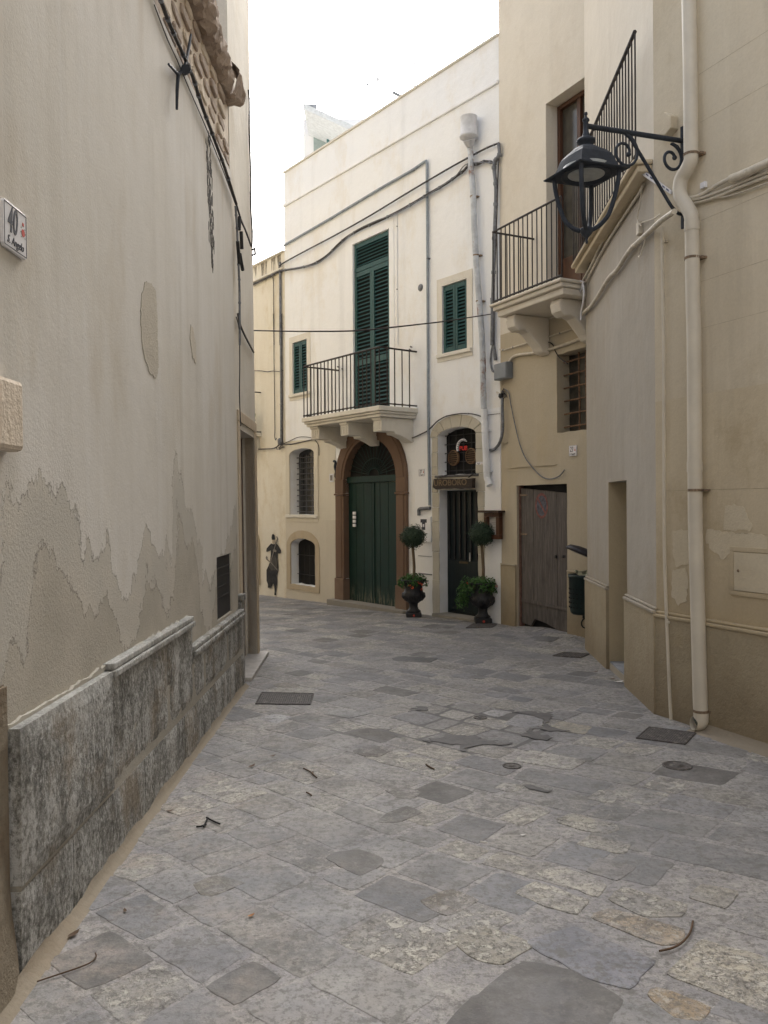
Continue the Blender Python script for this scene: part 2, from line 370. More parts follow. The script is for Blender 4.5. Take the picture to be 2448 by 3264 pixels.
MENAM = simple('white_enamel', (.76,.76,.80), .25, .04, 8, .0002, spec=.5)
MINK = simple('dark_ink', (.035,.038,.055), .5, .1, 8)
MRED = simple('red_print', (.50,.06,.04), .5, .1, 30)
MGRN = simple('green_print', (.30,.38,.28), .5, .1, 30)
MBIN = simple('dark_green_bin', (.005,.018,.017), .5, .2, 20)
MCOVER = simple('iron_cover', (.075,.068,.066), .6, .35, 60, .004, alt=(.20,.18,.16), gs=160)
MSOIL = simple('soil', (.03,.022,.015), .9, .3, 40)
def leafmat(name, c0, c1):
    t = NT(name); c = t.mix(t.rng(t.noise(45, 3, .6), .3, .7), c0, c1); return t.out(c, .55, spec=.3)
MLEAF = leafmat('dark_box_leaf', (.018,.040,.024), (.055,.09,.055)); MLEAF2 = leafmat('green_flower_leaf', (.025,.075,.018), (.07,.16,.04))
MTRUNK = wood('stem_bark', (.12,.085,.055), (.2,.15,.10)); MPETAL = simple('orange_petal', (.55,.08,.03), .6)
MDRY = simple('dry_leaf_brown', (.10,.06,.035), .8); MPAPER = simple('paper', (.62,.60,.58), .8, .05)
MFILL = plaster('foot_mortar', (.30,.265,.215), (.35,.315,.265), .006, .2, (.30,.25,.19), .5, gs=30, seed=14)
MINKS = simple('stencil_black', (.028,.028,.03), .9, .5, 9, .0003)
MINKL = simple('stencil_grey', (.22,.20,.18), .9, .2, 9, .0003)

# ------------------------------------------------------------------ plan of the street
LW = Wall((-1.195,-7.0), (-1.255,7.2), .010)
L2 = Wall((-1.27,7.2), (-1.31,8.68), .010)
WB = Wall((1.526,10.85), (1.526-.597*9, 10.85+.802*9))
YB = Wall((1.526,10.85), (1.526+.447*2.1, 10.85-.894*2.1))
CG = Wall((2.17,8.92), (2.01,6.17))
CB = Wall((2.01,6.17), (2.01+.395*11, 6.17-.919*11))
def sstep(a, b, x):
    t = max(0, min(1, (x-a)/(b-a))); return t*t*(3-2*t)
def gz(x, y):
    z = -.032*max(0, y-10.85)*(1 if y < 18 else 18/y)
    z += .055*sstep(1.45, 2.05, x)*sstep(8.9, 9.5, y)*(1-sstep(10.2, 10.9, y))
    return z
# ground: one sheet with finer cells in the street
gm = MB()
xs = [-400,-60,-12,-6]+[-4+.25*i for i in range(40)]+[8,14,60,400]; ys = [-400,-60,-12,-6]+[-3+.25*i for i in range(88)]+[22,30,60,400]
for y in ys:
    for x in xs: gm.v.append((x, y, gz(x, y)-.0019))
nx = len(xs)
for j in range(len(ys)-1):
    for i in range(nx-1): gm.f.append((j*nx+i, j*nx+i+1, (j+1)*nx+i+1, (j+1)*nx+i)); gm.sm.append(True)
ground = gm.build('pavement', MMORT); ground['kind'] = 'structure'

# --- paving stones
def gpt(c, x, y, z=0):
    r = ray(*q(c, x, y)); t = (z-CZ)/r.z; h = EYE+r*t; return (h.x, h.y)
def inpoly(p, poly):
    x, y = p; r = False; n = len(poly)
    for i in range(n):
        x1,y1 = poly[i]; x2,y2 = poly[(i+1)%n]
        if (y1 > y) != (y2 > y) and x < (x2-x1)*(y-y1)/(y2-y1)+x1: r = not r
    return r
STREET = [(-1.17,1.2),(-1.21,7.2),(-1.3,8.75),(-3.6,9.3),(-5.5,14.6),(-5.0,19.0),(1.50,10.8),(2.3,9.3),(2.12,8.9),(1.97,6.17),(3.6,2.45),(3.9,1.2)]
PAL = [((.215,.215,.225),.1),((.24,.24,.245),.15),((.265,.26,.255),.35),((.29,.28,.26),.3),((.195,.2,.215),.05),((.32,.31,.285),.9),((.25,.25,.255),.1),((.34,.325,.295),1.0),((.235,.23,.225),.5),((.275,.27,.265),.1)]
def stone_geo(poly, top, seed, edge=.006):
    pr = rag(poly, .03, .0065, seed); n = len(pr)
    cx = sum(p[0] for p in pr)/n; cy = sum(p[1] for p in pr)/n
    # round the corners a little by Laplacian smoothing
    pr = [((pr[i-1][0]+4*pr[i][0]+pr[(i+1)%n][0])/6, (pr[i-1][1]+4*pr[i][1]+pr[(i+1)%n][1])/6) for i in range(n)]
    rr = random.Random(seed); tx, ty = rr.uniform(-.0015,.0015), rr.uniform(-.0015,.0015)
    vs = []
    for k, (sc, dz) in enumerate(((1, -.02), (1, -.0012), (.97, 0))):
        for x, y in pr:
            X = cx+(x-cx)*sc; Y = cy+(y-cy)*sc
            vs.append((X, Y, gz(X, Y)+top+dz+(X-cx)*tx+(Y-cy)*ty+rr.uniform(-.0002,.0002)))
    fs = [(i,(i+1)%n,(i+1)%n+n,i+n) for i in range(n)]+[(i+n,(i+1)%n+n,(i+1)%n+2*n,i+2*n) for i in range(n)]
    fs.append(tuple(range(2*n, 3*n))); return vs, fs
traced = []   # polygon, tint, pits
def TR(c, pts, tint, pit=.1): traced.append(([gpt(c, *p) for p in pts], tint, pit))
DKS = (.115,.112,.11)
TR('g2', [(262,1036),(330,960),(470,850),(600,758),(820,800),(1040,930),(965,1036),(940,1120),(250,1120)], DKS, .02)
TR('g2', [(0,130),(100,92),(175,122),(60,165),(-30,165)], DKS, .15)
TR('g1', [(1402,320),(1450,290),(1560,280),(1660,320),(1655,350),(1550,400),(1500,375)], DKS, .05)
TR('g1', [(825,435),(930,392),(1070,425),(915,485),(860,478)], (.17,.155,.13), .2)
TR('g2', [(1215,820),(1370,665),(1700,760),(1760,1020),(1640,985)], (.40,.37,.31), 1)
TR('g2', [(650,385),(760,350),(970,435),(930,492),(780,440)], (.41,.39,.35), .6)
TR('g2', [(560,470),(650,415),(895,500),(840,565),(700,530)], (.36,.345,.31), .8)
TR('g2', [(960,495),(1030,440),(1320,520),(1290,575),(1110,570)], (.34,.32,.28), 1)
TR('g2', [(735,150),(830,125),(1030,190),(960,215)], (.38,.36,.31), 1)
TR('g2', [(820,258),(890,215),(1070,255),(1040,305)], (.38,.36,.32), .9)
TR('g2', [(1310,490),(1370,425),(1535,460),(1480,540)], (.31,.29,.25), .4)
TR('g2', [(865,375),(930,312),(1095,355),(1010,420)], (.23,.22,.215), .2)
TR('g2', [(600,680),(820,610),(1180,760),(1060,890),(860,830)], (.215,.22,.25), .1)
TR('g2', [(885,575),(960,530),(1300,625),(1290,690),(1200,700)], (.34,.28,.21), .7)
TR('g2', [(235,650),(420,600),(660,690),(520,780),(400,760)], (.33,.31,.26), 1)
TR('g2', [(1130,905),(1180,870),(1420,960),(1380,1030),(1250,1010)], (.29,.23,.16), .5)
TR('g2', [(150,500),(290,450),(420,500),(280,575),(200,545)], (.15,.135,.115), .5)
TR('g3', [(865,900),(950,868),(1095,890),(1010,935),(930,930)], (.12,.11,.105), .3)
TR('g3', [(1075,410),(1130,400),(1325,412),(1280,434),(1090,424)], (.085,.088,.092), .05)
TR('g3', [(1000,1085),(1060,1070),(1245,1120),(1180,1160),(1100,1150)], (.15,.145,.145), .3)
TR('g3', [(365,735),(455,705),(555,722),(470,757)], (.34,.34,.36), .05)
TR('g3', [(710,705),(800,680),(975,700),(850,730)], (.30,.31,.31), .1)
TR('g3', [(985,955),(1080,920),(1280,960),(1180,1000)], (.36,.345,.31), 1)
TR('g4', [(235,830),(330,770),(650,830),(560,885)], (.36,.35,.33), .5)
TR('g4', [(180,625),(270,568),(410,590),(400,635),(300,650)], (.28,.28,.29), .1)
TR('g4', [(415,650),(500,612),(680,640),(640,685)], (.36,.33,.26), .1)
TR('g4', [(60,565),(130,545),(240,560),(150,590)], (.34,.34,.35), .2)
TR('g4', [(125,985),(190,950),(310,975),(230,1010)], (.40,.39,.36), .8)
TR('g4', [(640,1045),(720,990),(870,1005),(790,1070)], (.36,.35,.32), 1)
TR('g4', [(470,1170),(560,1120),(830,1190),(760,1240),(600,1215)], (.37,.355,.32), 1)
TR('g3', [(790,162),(860,150),(985,152),(960,168)], (.14,.135,.13), .1)
TR('g3', [(1215,250),(1290,230),(1420,240),(1380,256)], (.12,.118,.12), .1)
TR('g3', [(440,550),(500,540),(600,552),(560,568),(470,565)], (.19,.17,.15), .2)
TR('g3', [(1460,510),(1530,500),(1600,508),(1550,524)], (.15,.15,.155), .1)
stones = []
ANG = math.radians(-40); ca, sa = math.cos(ANG), math.sin(ANG)
def uv2xy(u, v): return (u*ca - v*sa*-1*-1, u*sa + v*ca) if False else (u*ca - v*sa, u*sa + v*ca)
v = -16.0; row = 0
while v < 24:
    wd = random.uniform(.18,.31); u = -22+random.uniform(0,.3)
    while u < 14:
        ln = random.uniform(.18,.42) if random.random() < .88 else random.uniform(.44,.56)
        j = .016; gp = random.uniform(.009,.018)
        bend = lambda uu, vv: vv + .10*math.sin(uu*.8+vv*.15) + .03*math.sin(uu*2.3+vv)
        P4 = [(u+gp,v+gp),(u+ln-gp,v+gp),(u+ln-gp,v+wd-gp),(u+gp,v+wd-gp)]
        P4 = [uv2xy(a+random.uniform(-j,j), bend(a,b)+random.uniform(-j*.6,j*.6)) for a, b in P4]
        c = (sum(p[0] for p in P4)/4, sum(p[1] for p in P4)/4)
        if 1.5 < c[1] < 17.5 and inpoly(c, STREET) and not any(inpoly(c, t[0]) for t in traced):
            r = random.random(); tint, pit = random.choice(PAL)
            if r < .05: tint, pit = random.choice([DKS,(.15,.145,.14)]), .05
            k = random.uniform(.72,1.10); stones.append((P4, tuple(x*k for x in tint), pit*random.uniform(.5,1), random.uniform(-.0003,.0005)))
        u += ln
    v += wd; row += 1
stones += [(p, t, pi, .0016) for p, t, pi in traced]
def vis(s):
    x = sum(p[0] for p in s[0])/len(s[0]); y = sum(p[1] for p in s[0])/len(s[0])
    if y < 2.2: return 0
    px = CX+FP*x/y; py = HY+FP*CZ/y
    if px < -150 or px > 2600: return 0
    return 1/y**3
stones.sort(key=vis, reverse=True)
def tintmesh(me, cols):
    at = me.color_attributes.new('tint', 'FLOAT_COLOR', 'CORNER'); buf = []
    for p, c in zip(me.polygons, cols): buf += list(c)*p.loop_total
    at.data.foreach_set('color', buf)
rest = MB(); restc = []
for k, (poly, tint, pit, top) in enumerate(stones):
    vs, fs = stone_geo(poly, top, k)
    if k < 290:
        m = MB(); m.add(vs, fs); me = m.mesh('paving_stone', MPAVE, norm=False); tintmesh(me, [(*tint, pit)]*len(fs))
        link(bpy.data.objects.new('paving_stone', me), ground)
    else: rest.add(vs, fs); restc += [(*tint, pit)]*len(fs)
me = rest.mesh('paving_stones', MPAVE, norm=False); tintmesh(me, restc)
o = link(bpy.data.objects.new('paving_stones', me), ground); o['kind'] = 'stuff'

# ------------------------------------------------------------------ text
def text(s, size, frame, mat, parent, name='lettering', shear=0.0, depth=.0008, width=1.0, bold=0.0, align='CENTER'):
    cu = bpy.data.curves.new(name, 'FONT'); cu.body = s; cu.size = size; cu.shear = shear; cu.extrude = depth; cu.offset = bold; cu.align_x = align; cu.align_y = 'CENTER'; cu.resolution_u = 3
    to = bpy.data.objects.new('tmp', cu); COL.objects.link(to)
    dg = bpy.context.evaluated_depsgraph_get(); me = bpy.data.meshes.new_from_object(to.evaluated_get(dg)); bpy.data.objects.remove(to)
    me.name = name; me.materials.clear(); me.materials.append(mat)
    for v in me.vertices: v.co.x *= width
    return inst(name, me, frame, parent)

def tframe(W, a, z, o, flip):
    """text frame on wall W; flip when the wall direction runs leftwards in the picture"""
    d = -W.d if flip else W.d
    m = Matrix((d, W.u.normalized(), W.nn)).transposed().to_4x4(); m.translation = W.P(a, z, o); return m
def plaque(W, corners, num, label, flip, big=False):
    aa = [W.sz(*c) for c in corners]; a0 = min(x for x,_ in aa); a1 = max(x for x,_ in aa); z0 = min(z for _,z in aa); z1 = max(z for _,z in aa)
    t = thing('house_number_plaque', label, 'house number', W.P((a0+a1)/2, z0))
    w_, h_ = a1-a0, z1-z0; c = .06*w_; mb = MB()
    W.slab(mb, [(a0+c,z0),(a1-c,z0),(a1,z0+c),(a1,z1-c),(a1-c,z1),(a0+c,z1),(a0,z1-c),(a0,z0+c)], .002, .014); mb.build('tile', MENAM, t, bevel=.0015)
    bd = MB(); e = .035*w_; th = .012*w_
    for r in ((a0+e,a1-e,z0+e,z0+e+th),(a0+e,a1-e,z1-e-th,z1-e),(a0+e,a0+e+th,z0+e+th,z1-e-th),(a1-e-th,a1-e,z0+e+th,z1-e-th)): W.box(bd, *r, .0142, .0152)
    bd.build('border_line', MINK, t)
    sg = -1 if flip else 1; lx = a0 if not flip else a1
    X = lambda f: lx+sg*f*w_
    text(num, h_*(.80 if big else .66), tframe(W, X(.36), z0+h_*.62, .0152, flip), MINK, t, 'number', shear=.22, width=.60 if big else .72, bold=.0015 if big else .0005)
    text('S. Angelo', h_*.25, tframe(W, X(.48), z0+h_*.20, .0152, flip), MINK, t, 'street_name', shear=.35, width=.85)
    cr = MB(); X0 = X(.82)
    cr.lathe(W.P(X0, z0+h_*.55, .0145), [(.0,0),(.055*w_*1.3,0),(.055*w_*1.3,.001),(0,.001)], 14, False, W.nn); co = cr.build('crest', MRED, t)
    g = MB()
    for k in range(10):
        an = 2*math.pi*k/10
        if abs(math.sin(an)) > .95: continue
        g.lathe(W.P(X0+.10*w_*math.cos(an), z0+h_*.55+.17*h_*math.sin(an), .0145), [(0,0),(.014*w_,0),(.014*w_,.0008),(0,.0008)], 6, False, W.nn)
    g.build('wreath', MGRN, t)
    k = MB(); W.box(k, X0-.03*w_, X0+.03*w_, z0+h_*.70, z0+h_*.77, .0145, .0155); k.build('crown', MRED, t)
    return t

def cable(name, label, cat, W, crop, pts, r, mat, off=.015, curve=4, extra=None, seg=6, clips=0, cw=None):
    P = [W.pt(crop, x, y, off) for x, y in pts]
    if extra: P += extra
    t = thing(name, label, cat, P[0]); mb = MB(); C = catmull(P, curve) if curve else P
    mb.tube(C, r, seg); mb.build('strand', mat, t)
    if clips:
        for k in range(1, clips+1):
            m2 = MB()
            i = int(k/(clips+1)*(len(C)-1)); a = C[i]; d = (C[min(i+1,len(C)-1)]-C[max(i-1,0)]).normalized()
            m2.tube([a-d*r*.8, a+d*r*.8], r*1.35, 6)
            m2.build('clip', MGREYC if cw is None else cw, t)
    return t

# ================================================================== LEFT HOUSE
lh = thing('house', 'low plastered house on the left with peeling paint, dark stone plinth and eroded tufa top', 'house', (-1.22,3,0))
def lwz(c, x, y): return LW.q(c, x, y)
HTOP = 4.42
hatch = (LW.q('r5',1350,1700)[0], LW.q('r5',1440,1700)[0], LW.q('r5',1400,1880)[1], LW.q('r5',1400,1500)[1])
s_end = LW.len
mb = MB(); LW.mesh(mb, rect(0, s_end, -.3, HTOP), [(rect(hatch[0],hatch[1],hatch[2],hatch[3]), .06)], 3.0); mb.build('wall', MLEFT, lh)
# hatch
o = MB(); LW.box(o, hatch[0]+.004,hatch[1]-.004,hatch[2]+.004,hatch[3]-.004,-.058,-.012); hd = o.build('meter_hatch', MBLACK, lh, bevel=.004)
o = MB()
LW.box(o, hatch[0]+.03,hatch[1]-.03,hatch[3]-.10,hatch[3]-.09,-.012,-.006)
for f in (.33,.5,.66): LW.box(o, hatch[0]+.04,hatch[1]-.04,hatch[2]+(hatch[3]-hatch[2])*f,hatch[2]+(hatch[3]-hatch[2])*f+.006,-.012,-.008)
o.build('hatch_rib', MBLACK, hd)
# upper tufa masonry: mortar bed with single eroded blocks, and a broken cornice
TZ = 5.02
mb = MB(); LW.box(mb, 4, s_end, HTOP, TZ, -3, -.02); mb.build('masonry_bed', MTUFF, lh)
rng = random.Random(3)
zz = HTOP+.012; ci = 0
while zz < TZ-.05:
    hh = rng.uniform(.075,.095); a = 8.0+ (ci%2)*.13
    while a < s_end-.1:
        ln = rng.uniform(.20,.34)
        if a+ln < s_end-.02:
            m = MB(); n = 10; c0 = (a+ln/2, zz+hh/2); pts = []
            for k in range(n):
                an = 2*math.pi*k/n; ex = lambda v: math.copysign(abs(v)**.55, v)
                pts.append((c0[0]+ln*.44*ex(math.cos(an))*rng.uniform(.9,1.06), c0[1]+hh*.46*ex(math.sin(an))*rng.uniform(.85,1.1)))
            dpt = rng.uniform(-.018,-.002)
            vs = [LW.P(x,z,-.03) for x,z in pts]+[LW.P(x,z,dpt) for x,z in pts]+[LW.P(c0[0]+(x-c0[0])*.8,c0[1]+(z-c0[1])*.8,dpt+.008) for x,z in pts]
            fs = [(i,(i+1)%n,(i+1)%n+n,i+n) for i in range(n)]+[(i+n,(i+1)%n+n,(i+1)%n+2*n,i+2*n) for i in range(n)]+[tuple(range(2*n,3*n))]
            m.add(vs, fs); m.build('stone', MTUFF if rng.random()<.35 else MTUFD, lh)
        a += ln+rng.uniform(.02,.05)
    zz += hh+.03; ci += 1
mb = MB()   # cornice, in eroded lumps
a = 7.6
while a < s_end+.02:
    ln = rng.uniform(.3,.5); e = min(a+ln, s_end+.03); pr = rng.uniform(.07,.12)
    N = 16; M_ = 12; vs = []; fs = []
    for i in range(N):
        for j in range(M_):
            an = math.pi*(j/(M_-1)-.5); aa = a+(e-a)*i/(N-1)
            p = LW.P(aa, TZ+.12+.15*math.sin(an), -.05+(pr+.05)*math.cos(an)**.6)
            vs.append(p+mnoise.noise_vector(p*6)*.04+mnoise.noise_vector(p*19)*.03)
    for i in range(N-1):
        for j in range(M_-1): fs.append((i*M_+j,i*M_+j+1,(i+1)*M_+j+1,(i+1)*M_+j))
    mb.add(vs, fs, False); a = e-.02 if e < s_end else s_end+1
co = mb.build('eroded_cornice', MTUFD, lh)
mb = MB(); LW.box(mb, 4, s_end+.005, TZ, TZ+.25, -3, .03); mb.build('roof_edge', MTUFD, lh)
# plinth slabs: upper and lower rows, each its own object
def yz(y): return y+7.0
def lslab(a0, a1, z0, z1, th, seed, top=False, name='plinth_slab', mat=None):
    m = MB(); na = max(3, int((a1-a0)/.055)); nz = max(3, int((z1-z0)/.055)); g = .003; vs = []; fs = []
    for j in range(nz+1):
        for i in range(na+1):
            a = a0+g+(a1-a0-2*g)*i/na; z = z0+g+(z1-z0-2*g)*j/nz; ed = i in (0,na) or j in (0,nz)
            o_ = th - (.007 if ed else 0); p = LW.P(a, z, o_)
            if not ed: p = p + LW.nn*(mnoise.noise(p*9+Vector((seed,0,0)))*.006+mnoise.noise(p*25)*.004)
            vs.append(p)
    for j in range(nz):
        for i in range(na): k = j*(na+1)+i; fs.append((k,k+1,k+na+2,k+na+1))
    m.add(vs, fs, False)
    rim = [i for i in range(na+1)]+[j*(na+1)+na for j in range(1,nz+1)]+[nz*(na+1)+i for i in range(na-1,-1,-1)]+[j*(na+1) for j in range(nz-1,0,-1)]
    b = len(m.v); back = [Vector(m.v[k])-LW.nn*(th+.02) for k in rim]
    m.v += [tuple(p) for p in back]
    n = len(rim)
    for i in range(n): m.f.append((rim[i], rim[(i+1)%n], b+(i+1)%n, b+i)); m.sm.append(False)
    m.build(name, mat or MGRAN, lh)
A_ = lambda c, x, y: LW.q(c, x, y)[0]
a_j1 = A_('r6',530,700); a_near = A_('r6',30,1200); a_step = A_('r6',962,150); a_m1 = A_('r6',832,400); a_v2 = A_('r6',1150,300)
zj = .5*(LW.q('r6',300,1270)[1]+LW.q('r6',1000,500)[1])
zt1 = LW.q('r6',300,520)[1]; zt2 = LW.q('r6',760,230)[1]; zt3 = LW.q('r6',1060,200)[1]
print('PLINTH', a_near, a_j1, a_m1, a_step, a_v2, s_end, 'z', zj, zt1, zt2, zt3)
th = .045
lslab(a_near, a_j1, zj, zt1, th+.012, 1); lslab(a_j1, a_m1, zj, zt2-.05, th, 2); lslab(a_m1, a_step, zj, zt2-.05, th, 3)
a_p = A_('r6',1028,400)
lslab(a_step, a_p, zj, zt3-.05, th, 4); lslab(a_p, a_v2, zj, zt3-.05, th, 5); lslab(a_v2, s_end-.01, zj, zt3-.05, th, 6)
mb = MB(); LW.box(mb, a_j1+.01, a_step-.004, zt2-.05, zt2-.02, 0, th+.018); LW.box(mb, a_j1+.01, a_step-.004, zt2-.018, zt2+.012, 0, th+.006); 
mb.build('plinth_moulding', MGRAN, lh, bevel=.006)
mb = MB(); LW.box(mb, a_step, s_end-.01, zt3-.05, zt3-.02, 0, th+.018); LW.box(mb, a_step, s_end-.01, zt3-.018, zt3+.012, 0, th+.006)
mb.build('plinth_moulding', MGRAN, lh, bevel=.006)
a_l1 = A_('r6',705,1000)
cuts = [a_near, (a_near+a_l1)/2-.25, a_l1, a_m1+.35, a_step+.5, a_v2+.1, s_end-.01]
for i in range(len(cuts)-1): lslab(cuts[i], cuts[i+1], -.04, zj-.016, th+.006, 20+i)
mb = MB(); LW.box(mb, a_near+.01, s_end-.01, -.1, zt3-.1, 0, th-.004); mb.build('joint_mortar', plaster('joint_lime',(.36,.34,.30),(.43,.41,.37),.005,.2,seed=43), lh)
# ragged mortar skim above the first slabs
mb = MB(); pr = []
for k in range(70): 
    a = a_near+(a_step-a_near)*k/69; pr.append((a, max(zt1,zt2 if a>a_j1 else zt1)-.01))
for k in range(69,-1,-1):
    a = a_near+(a_step-a_near)*k/69; pr.append((a, (zt2 if a>a_j1 else zt1)+.008+.026*abs(mnoise.noise(Vector((a*9,0,1))))+.02*mnoise.noise(Vector((a*37,0,1)))))
LW.slab(mb, pr, .001, .014); mb.build('mortar_skim', plaster('pale_skim',(.43,.41,.365),(.49,.47,.43),.004,.2,seed=15), lh, bevel=.008)
# quoin stone at the near end
vs = []; m = MB()
for j in range(9):
    for i in range(5):
        z = -.02+1.0*j/8; a = a_near-.42+.40*i/4; p = LW.P(a, z, .022+.045*(1-j/8)**3-(.012 if i in (0,4) else 0)); p += mnoise.noise_vector(p*8)*.012; vs.append(p)
m.add(vs, [(j*5+i,j*5+i+1,(j+1)*5+i+1,(j+1)*5+i) for j in range(8) for i in range(4)], True)
LW.box(m, a_near-.44, a_near-.02, -.02, .97, 0, .02)
m.build('quoin_stone', plaster('rusty_limestone',(.27,.235,.185),(.34,.305,.25),.012,.4,(.19,.14,.095),.7,gs=26,seed=16), lh)
# projecting block at the left edge
m = MB(); a1 = A_('r5',45,640); z0 = LW.q('r5',20,860)[1]; z1 = LW.q('r5',20,420)[1]
LW.box(m, a1-.30, a1, z0, z1, -.01, .06); ob = m.build('projecting_stone', MTUFF, lh, bevel=.02)
# foot mortar fillet
m = MB(); vs = []; n = 60
for i in range(n+1):
    a = yz(1.2)+(s_end-yz(1.2))*i/n; wv = .05+.06*abs(mnoise.noise(Vector((a*2,3,0))))+.05*max(0,1-(a-yz(2.4))/2)
    for o_, z in ((.05,.04+.03*mnoise.noise(Vector((a*3,0,0)))),(.06,.015),(wv*.3+.055,.002),(wv*.5+.06,-.0045)): vs.append(LW.P(a, z, o_))
m.add(vs, [(i*4+k,i*4+k+1,(i+1)*4+k+1,(i+1)*4+k) for i in range(n) for k in range(3)], True); m.build('foot_fillet', MFILL, lh)
# anchor iron
t = thing('wall_anchor', 'forked black iron wall anchor under the tufa blocks on the left wall', 'wall anchor', LW.pt('r4',1150,420))
for a in ([(1150,420),(1175,300),(1188,215)],[(1150,420),(1110,465),(1050,400)],[(1108,465),(1102,560),(1100,680)],[(1190,450),(1150,420)]):
    m = MB(); pts = [LW.pt('r4',x,y,.03) for x,y in a]; m.tube(pts, [.012,.011,.008], 6, smooth=False); m.build('prong', MLAMP, t)
m = MB(); m.tube([LW.pt('r4',1150,440,0), LW.pt('r4',1155,430,.06)], .03, 8); m.build('boss', MLAMP, t)
cable('cable','thick dark cable running down along the tufa blocks on the left wall','cable',LW,'r4',[(940,-160),(1000,0),(1060,160),(1140,340),(1200,480),(1250,640),(1320,830),(1400,1050),(1470,1270)],.013,MDKC,.03,clips=12)
cable('cable','thin dark wire drooping below the thick cable on the left wall','cable',LW,'r4',[(960,30),(1040,240),(1100,370),(1180,560),(1280,790),(1380,1040),(1460,1260)],.004,MDKC,.012)
cable('cable','sagging pair of cables from the left wall to the next house corner','cable',LW,'r4',[(1470,1270),(1500,1370),(1530,1440),(1562,1530)],.009,MDKC,.03)
cable('cable','grey conduit hanging down the end edge of the left wall','cable',LW,'r4',[(1465,1280),(1475,1420),(1482,1600),(1490,1800),(1492,2147)],.010,MGREYC,.02,clips=6)
cable('cable','thin wire down the lower end edge of the left wall','cable',LW,'r5',[(1470,20),(1488,100),(1492,300),(1490,500),(1498,700)],.005,MDKC,.015)
t = thing('cable_box', 'small black cable splice bundle on the end edge of the left wall', 'cable box', LW.pt('r4',1490,1450))
for a in ([(1490,1350),(1488,1430)],[(1478,1500),(1490,1640)],[(1492,1580),(1510,1680)],[(1500,1440),(1505,1550)]):
    m = MB(); m.tube([LW.pt('r4',x,y,.03) for x,y in a], .016, 8); m.build('splice', MBLACK, t)
# dark stained crack
m = MB(); rr = random.Random(5)
for k in range(110):
    y = 810+840*(k/110)**.85; x = 1292+ 14*(y-810)/400+rr.uniform(-15,15)*(1 if y<1500 else .3); ln = rr.uniform(15,70)
    a, z = LW.q('r4',x,y); LW.slab(m, [(a,z),(a+.022*rr.uniform(.3,1),z-.01),(a+.012*rr.random(),z-ln*.0016),(a-.006,z-ln*.0013)], .0005, .0025)
m.build('flaking_crack', simple('crack_black',(.05,.042,.036),.9), lh)['kind'] = 'stuff'
# explicit plaster losses (thin patches) with their own edge
def patch(W, parent, c, pts, mat, name='plaster_patch', th=.003, seed=0, step=.022, amp=.009):
    poly = rag([W.q(c,x,y) for x,y in pts], step, amp, seed); m = MB(); W.slab(m, poly, .0008, th); return m.build(name, mat, parent)
MP1 = plaster('exposed_render', (.50,.465,.405), (.53,.49,.43), .005, .1, gs=80, seed=17); MP2 = plaster('pale_old_render', (.52,.48,.41), (.55,.51,.45), .004, .1, gs=70, seed=18)
patch(LW, lh, 'r5', [(872,-20),(880,-130),(905,-200),(940,-190),(965,-150),(975,0),(980,200),(985,330),(970,405),(930,370),(900,290),(880,170)], MP1, seed=1)
patch(LW, lh, 'r5', [(1185,70),(1200,90),(1215,180),(1220,310),(1195,270),(1180,160)], MP2, seed=2)
plaque(LW, [q('z5',458,925), q('z5',458,1775), q('z5',-12,500), q('z5',-12,1440)], '40', 'white enamel number 40 plaque of S. Angelo street on the left wall', False, True)

# ================================================================== SECOND LEFT HOUSE
l2 = thing('house', 'tall narrow-looking house past the left wall with a stone-framed doorway', 'house', (-1.3,8,0))
dw = (L2.sz(*q('r5',1500,1500))[0], L2.len-.12); dz = L2.q('r5',1560,760)[1]
mb = MB(); L2.mesh(mb, rect(0, L2.len, -.3, 9.5), [(rect(max(.28,dw[0]), dw[1], .02, dz), .16)], 3.0)
mb.build('wall', plaster('second_left_plaster',(.60,.565,.50),(.63,.60,.55),.002,.25,(.5,.43,.32),.4,seed=19), l2)
print('L2', dw, dz, L2.len)
a0 = max(.28,dw[0]); a1 = dw[1]
MJ = plaster('brown_stained_jamb',(.50,.425,.33),(.56,.49,.40),.004,.4,(.33,.22,.14),.6,gs=40,seed=20)
m = MB(); L2.box(m, a1, L2.len+.004, .02, dz+.06, -.10, .012); m.build('door_jamb', MJ, l2, bevel=.004)
m = MB(); L2.box(m, a0-.12, a0, .02, dz+.06, -.10, .012); m.build('door_jamb', MJ, l2, bevel=.004)
m = MB(); L2.box(m, a0-.12, L2.len+.004, dz+.062, dz+.16, -.05, .014); m.build('lintel', MJ, l2, bevel=.004)
m = MB(); L2.box(m, a0+.01, a1-.01, .02, dz-.01, -.155, -.12); m.build('door', MBRW, l2)
m = MB(); L2.box(m, a0-.15, L2.len+.02, -.05, .035, -.1, .10); m.build('threshold', MPAPER if False else simple('pale_threshold_stone',(.42,.40,.38),.7,.15,14), l2, bevel=.006)
m = MB(); L2.box(m, .02, a0-.14, .0, .72, 0, .04); m.build('plinth_slab', MGRAN, l2, bevel=.008)
m = MB(); L2.box(m, .02, a0-.14, .725, .78, 0, .055); m.build('plinth_moulding', MGRAN, l2, bevel=.008)
cable('cable','dark cable hanging in a loop down the corner of the second left house','cable',L2,'r4',[(1545,560),(1552,640),(1550,800),(1556,950),(1562,1130),(1560,1270),(1570,1440),(1568,1540)],.008,MDKC,.02,clips=8)
cable('cable','dark cable sloping down the face of the second left house','cable',L2,'r5',[(1480,0),(1495,70),(1530,150),(1578,240)],.010,MDKC,.02)
m = MB(); p = L2.pt('r4',1568,1555,.03); t = thing('insulator', 'small black cable hook on the corner of the second left house', 'insulator', p)
m.tube([p, p+Vector((.03,-.02,.01)), p+Vector((.035,-.02,-.05)), p+Vector((.0,-.02,-.06))], .012, 8); m.build('hook', MBLACK, t)

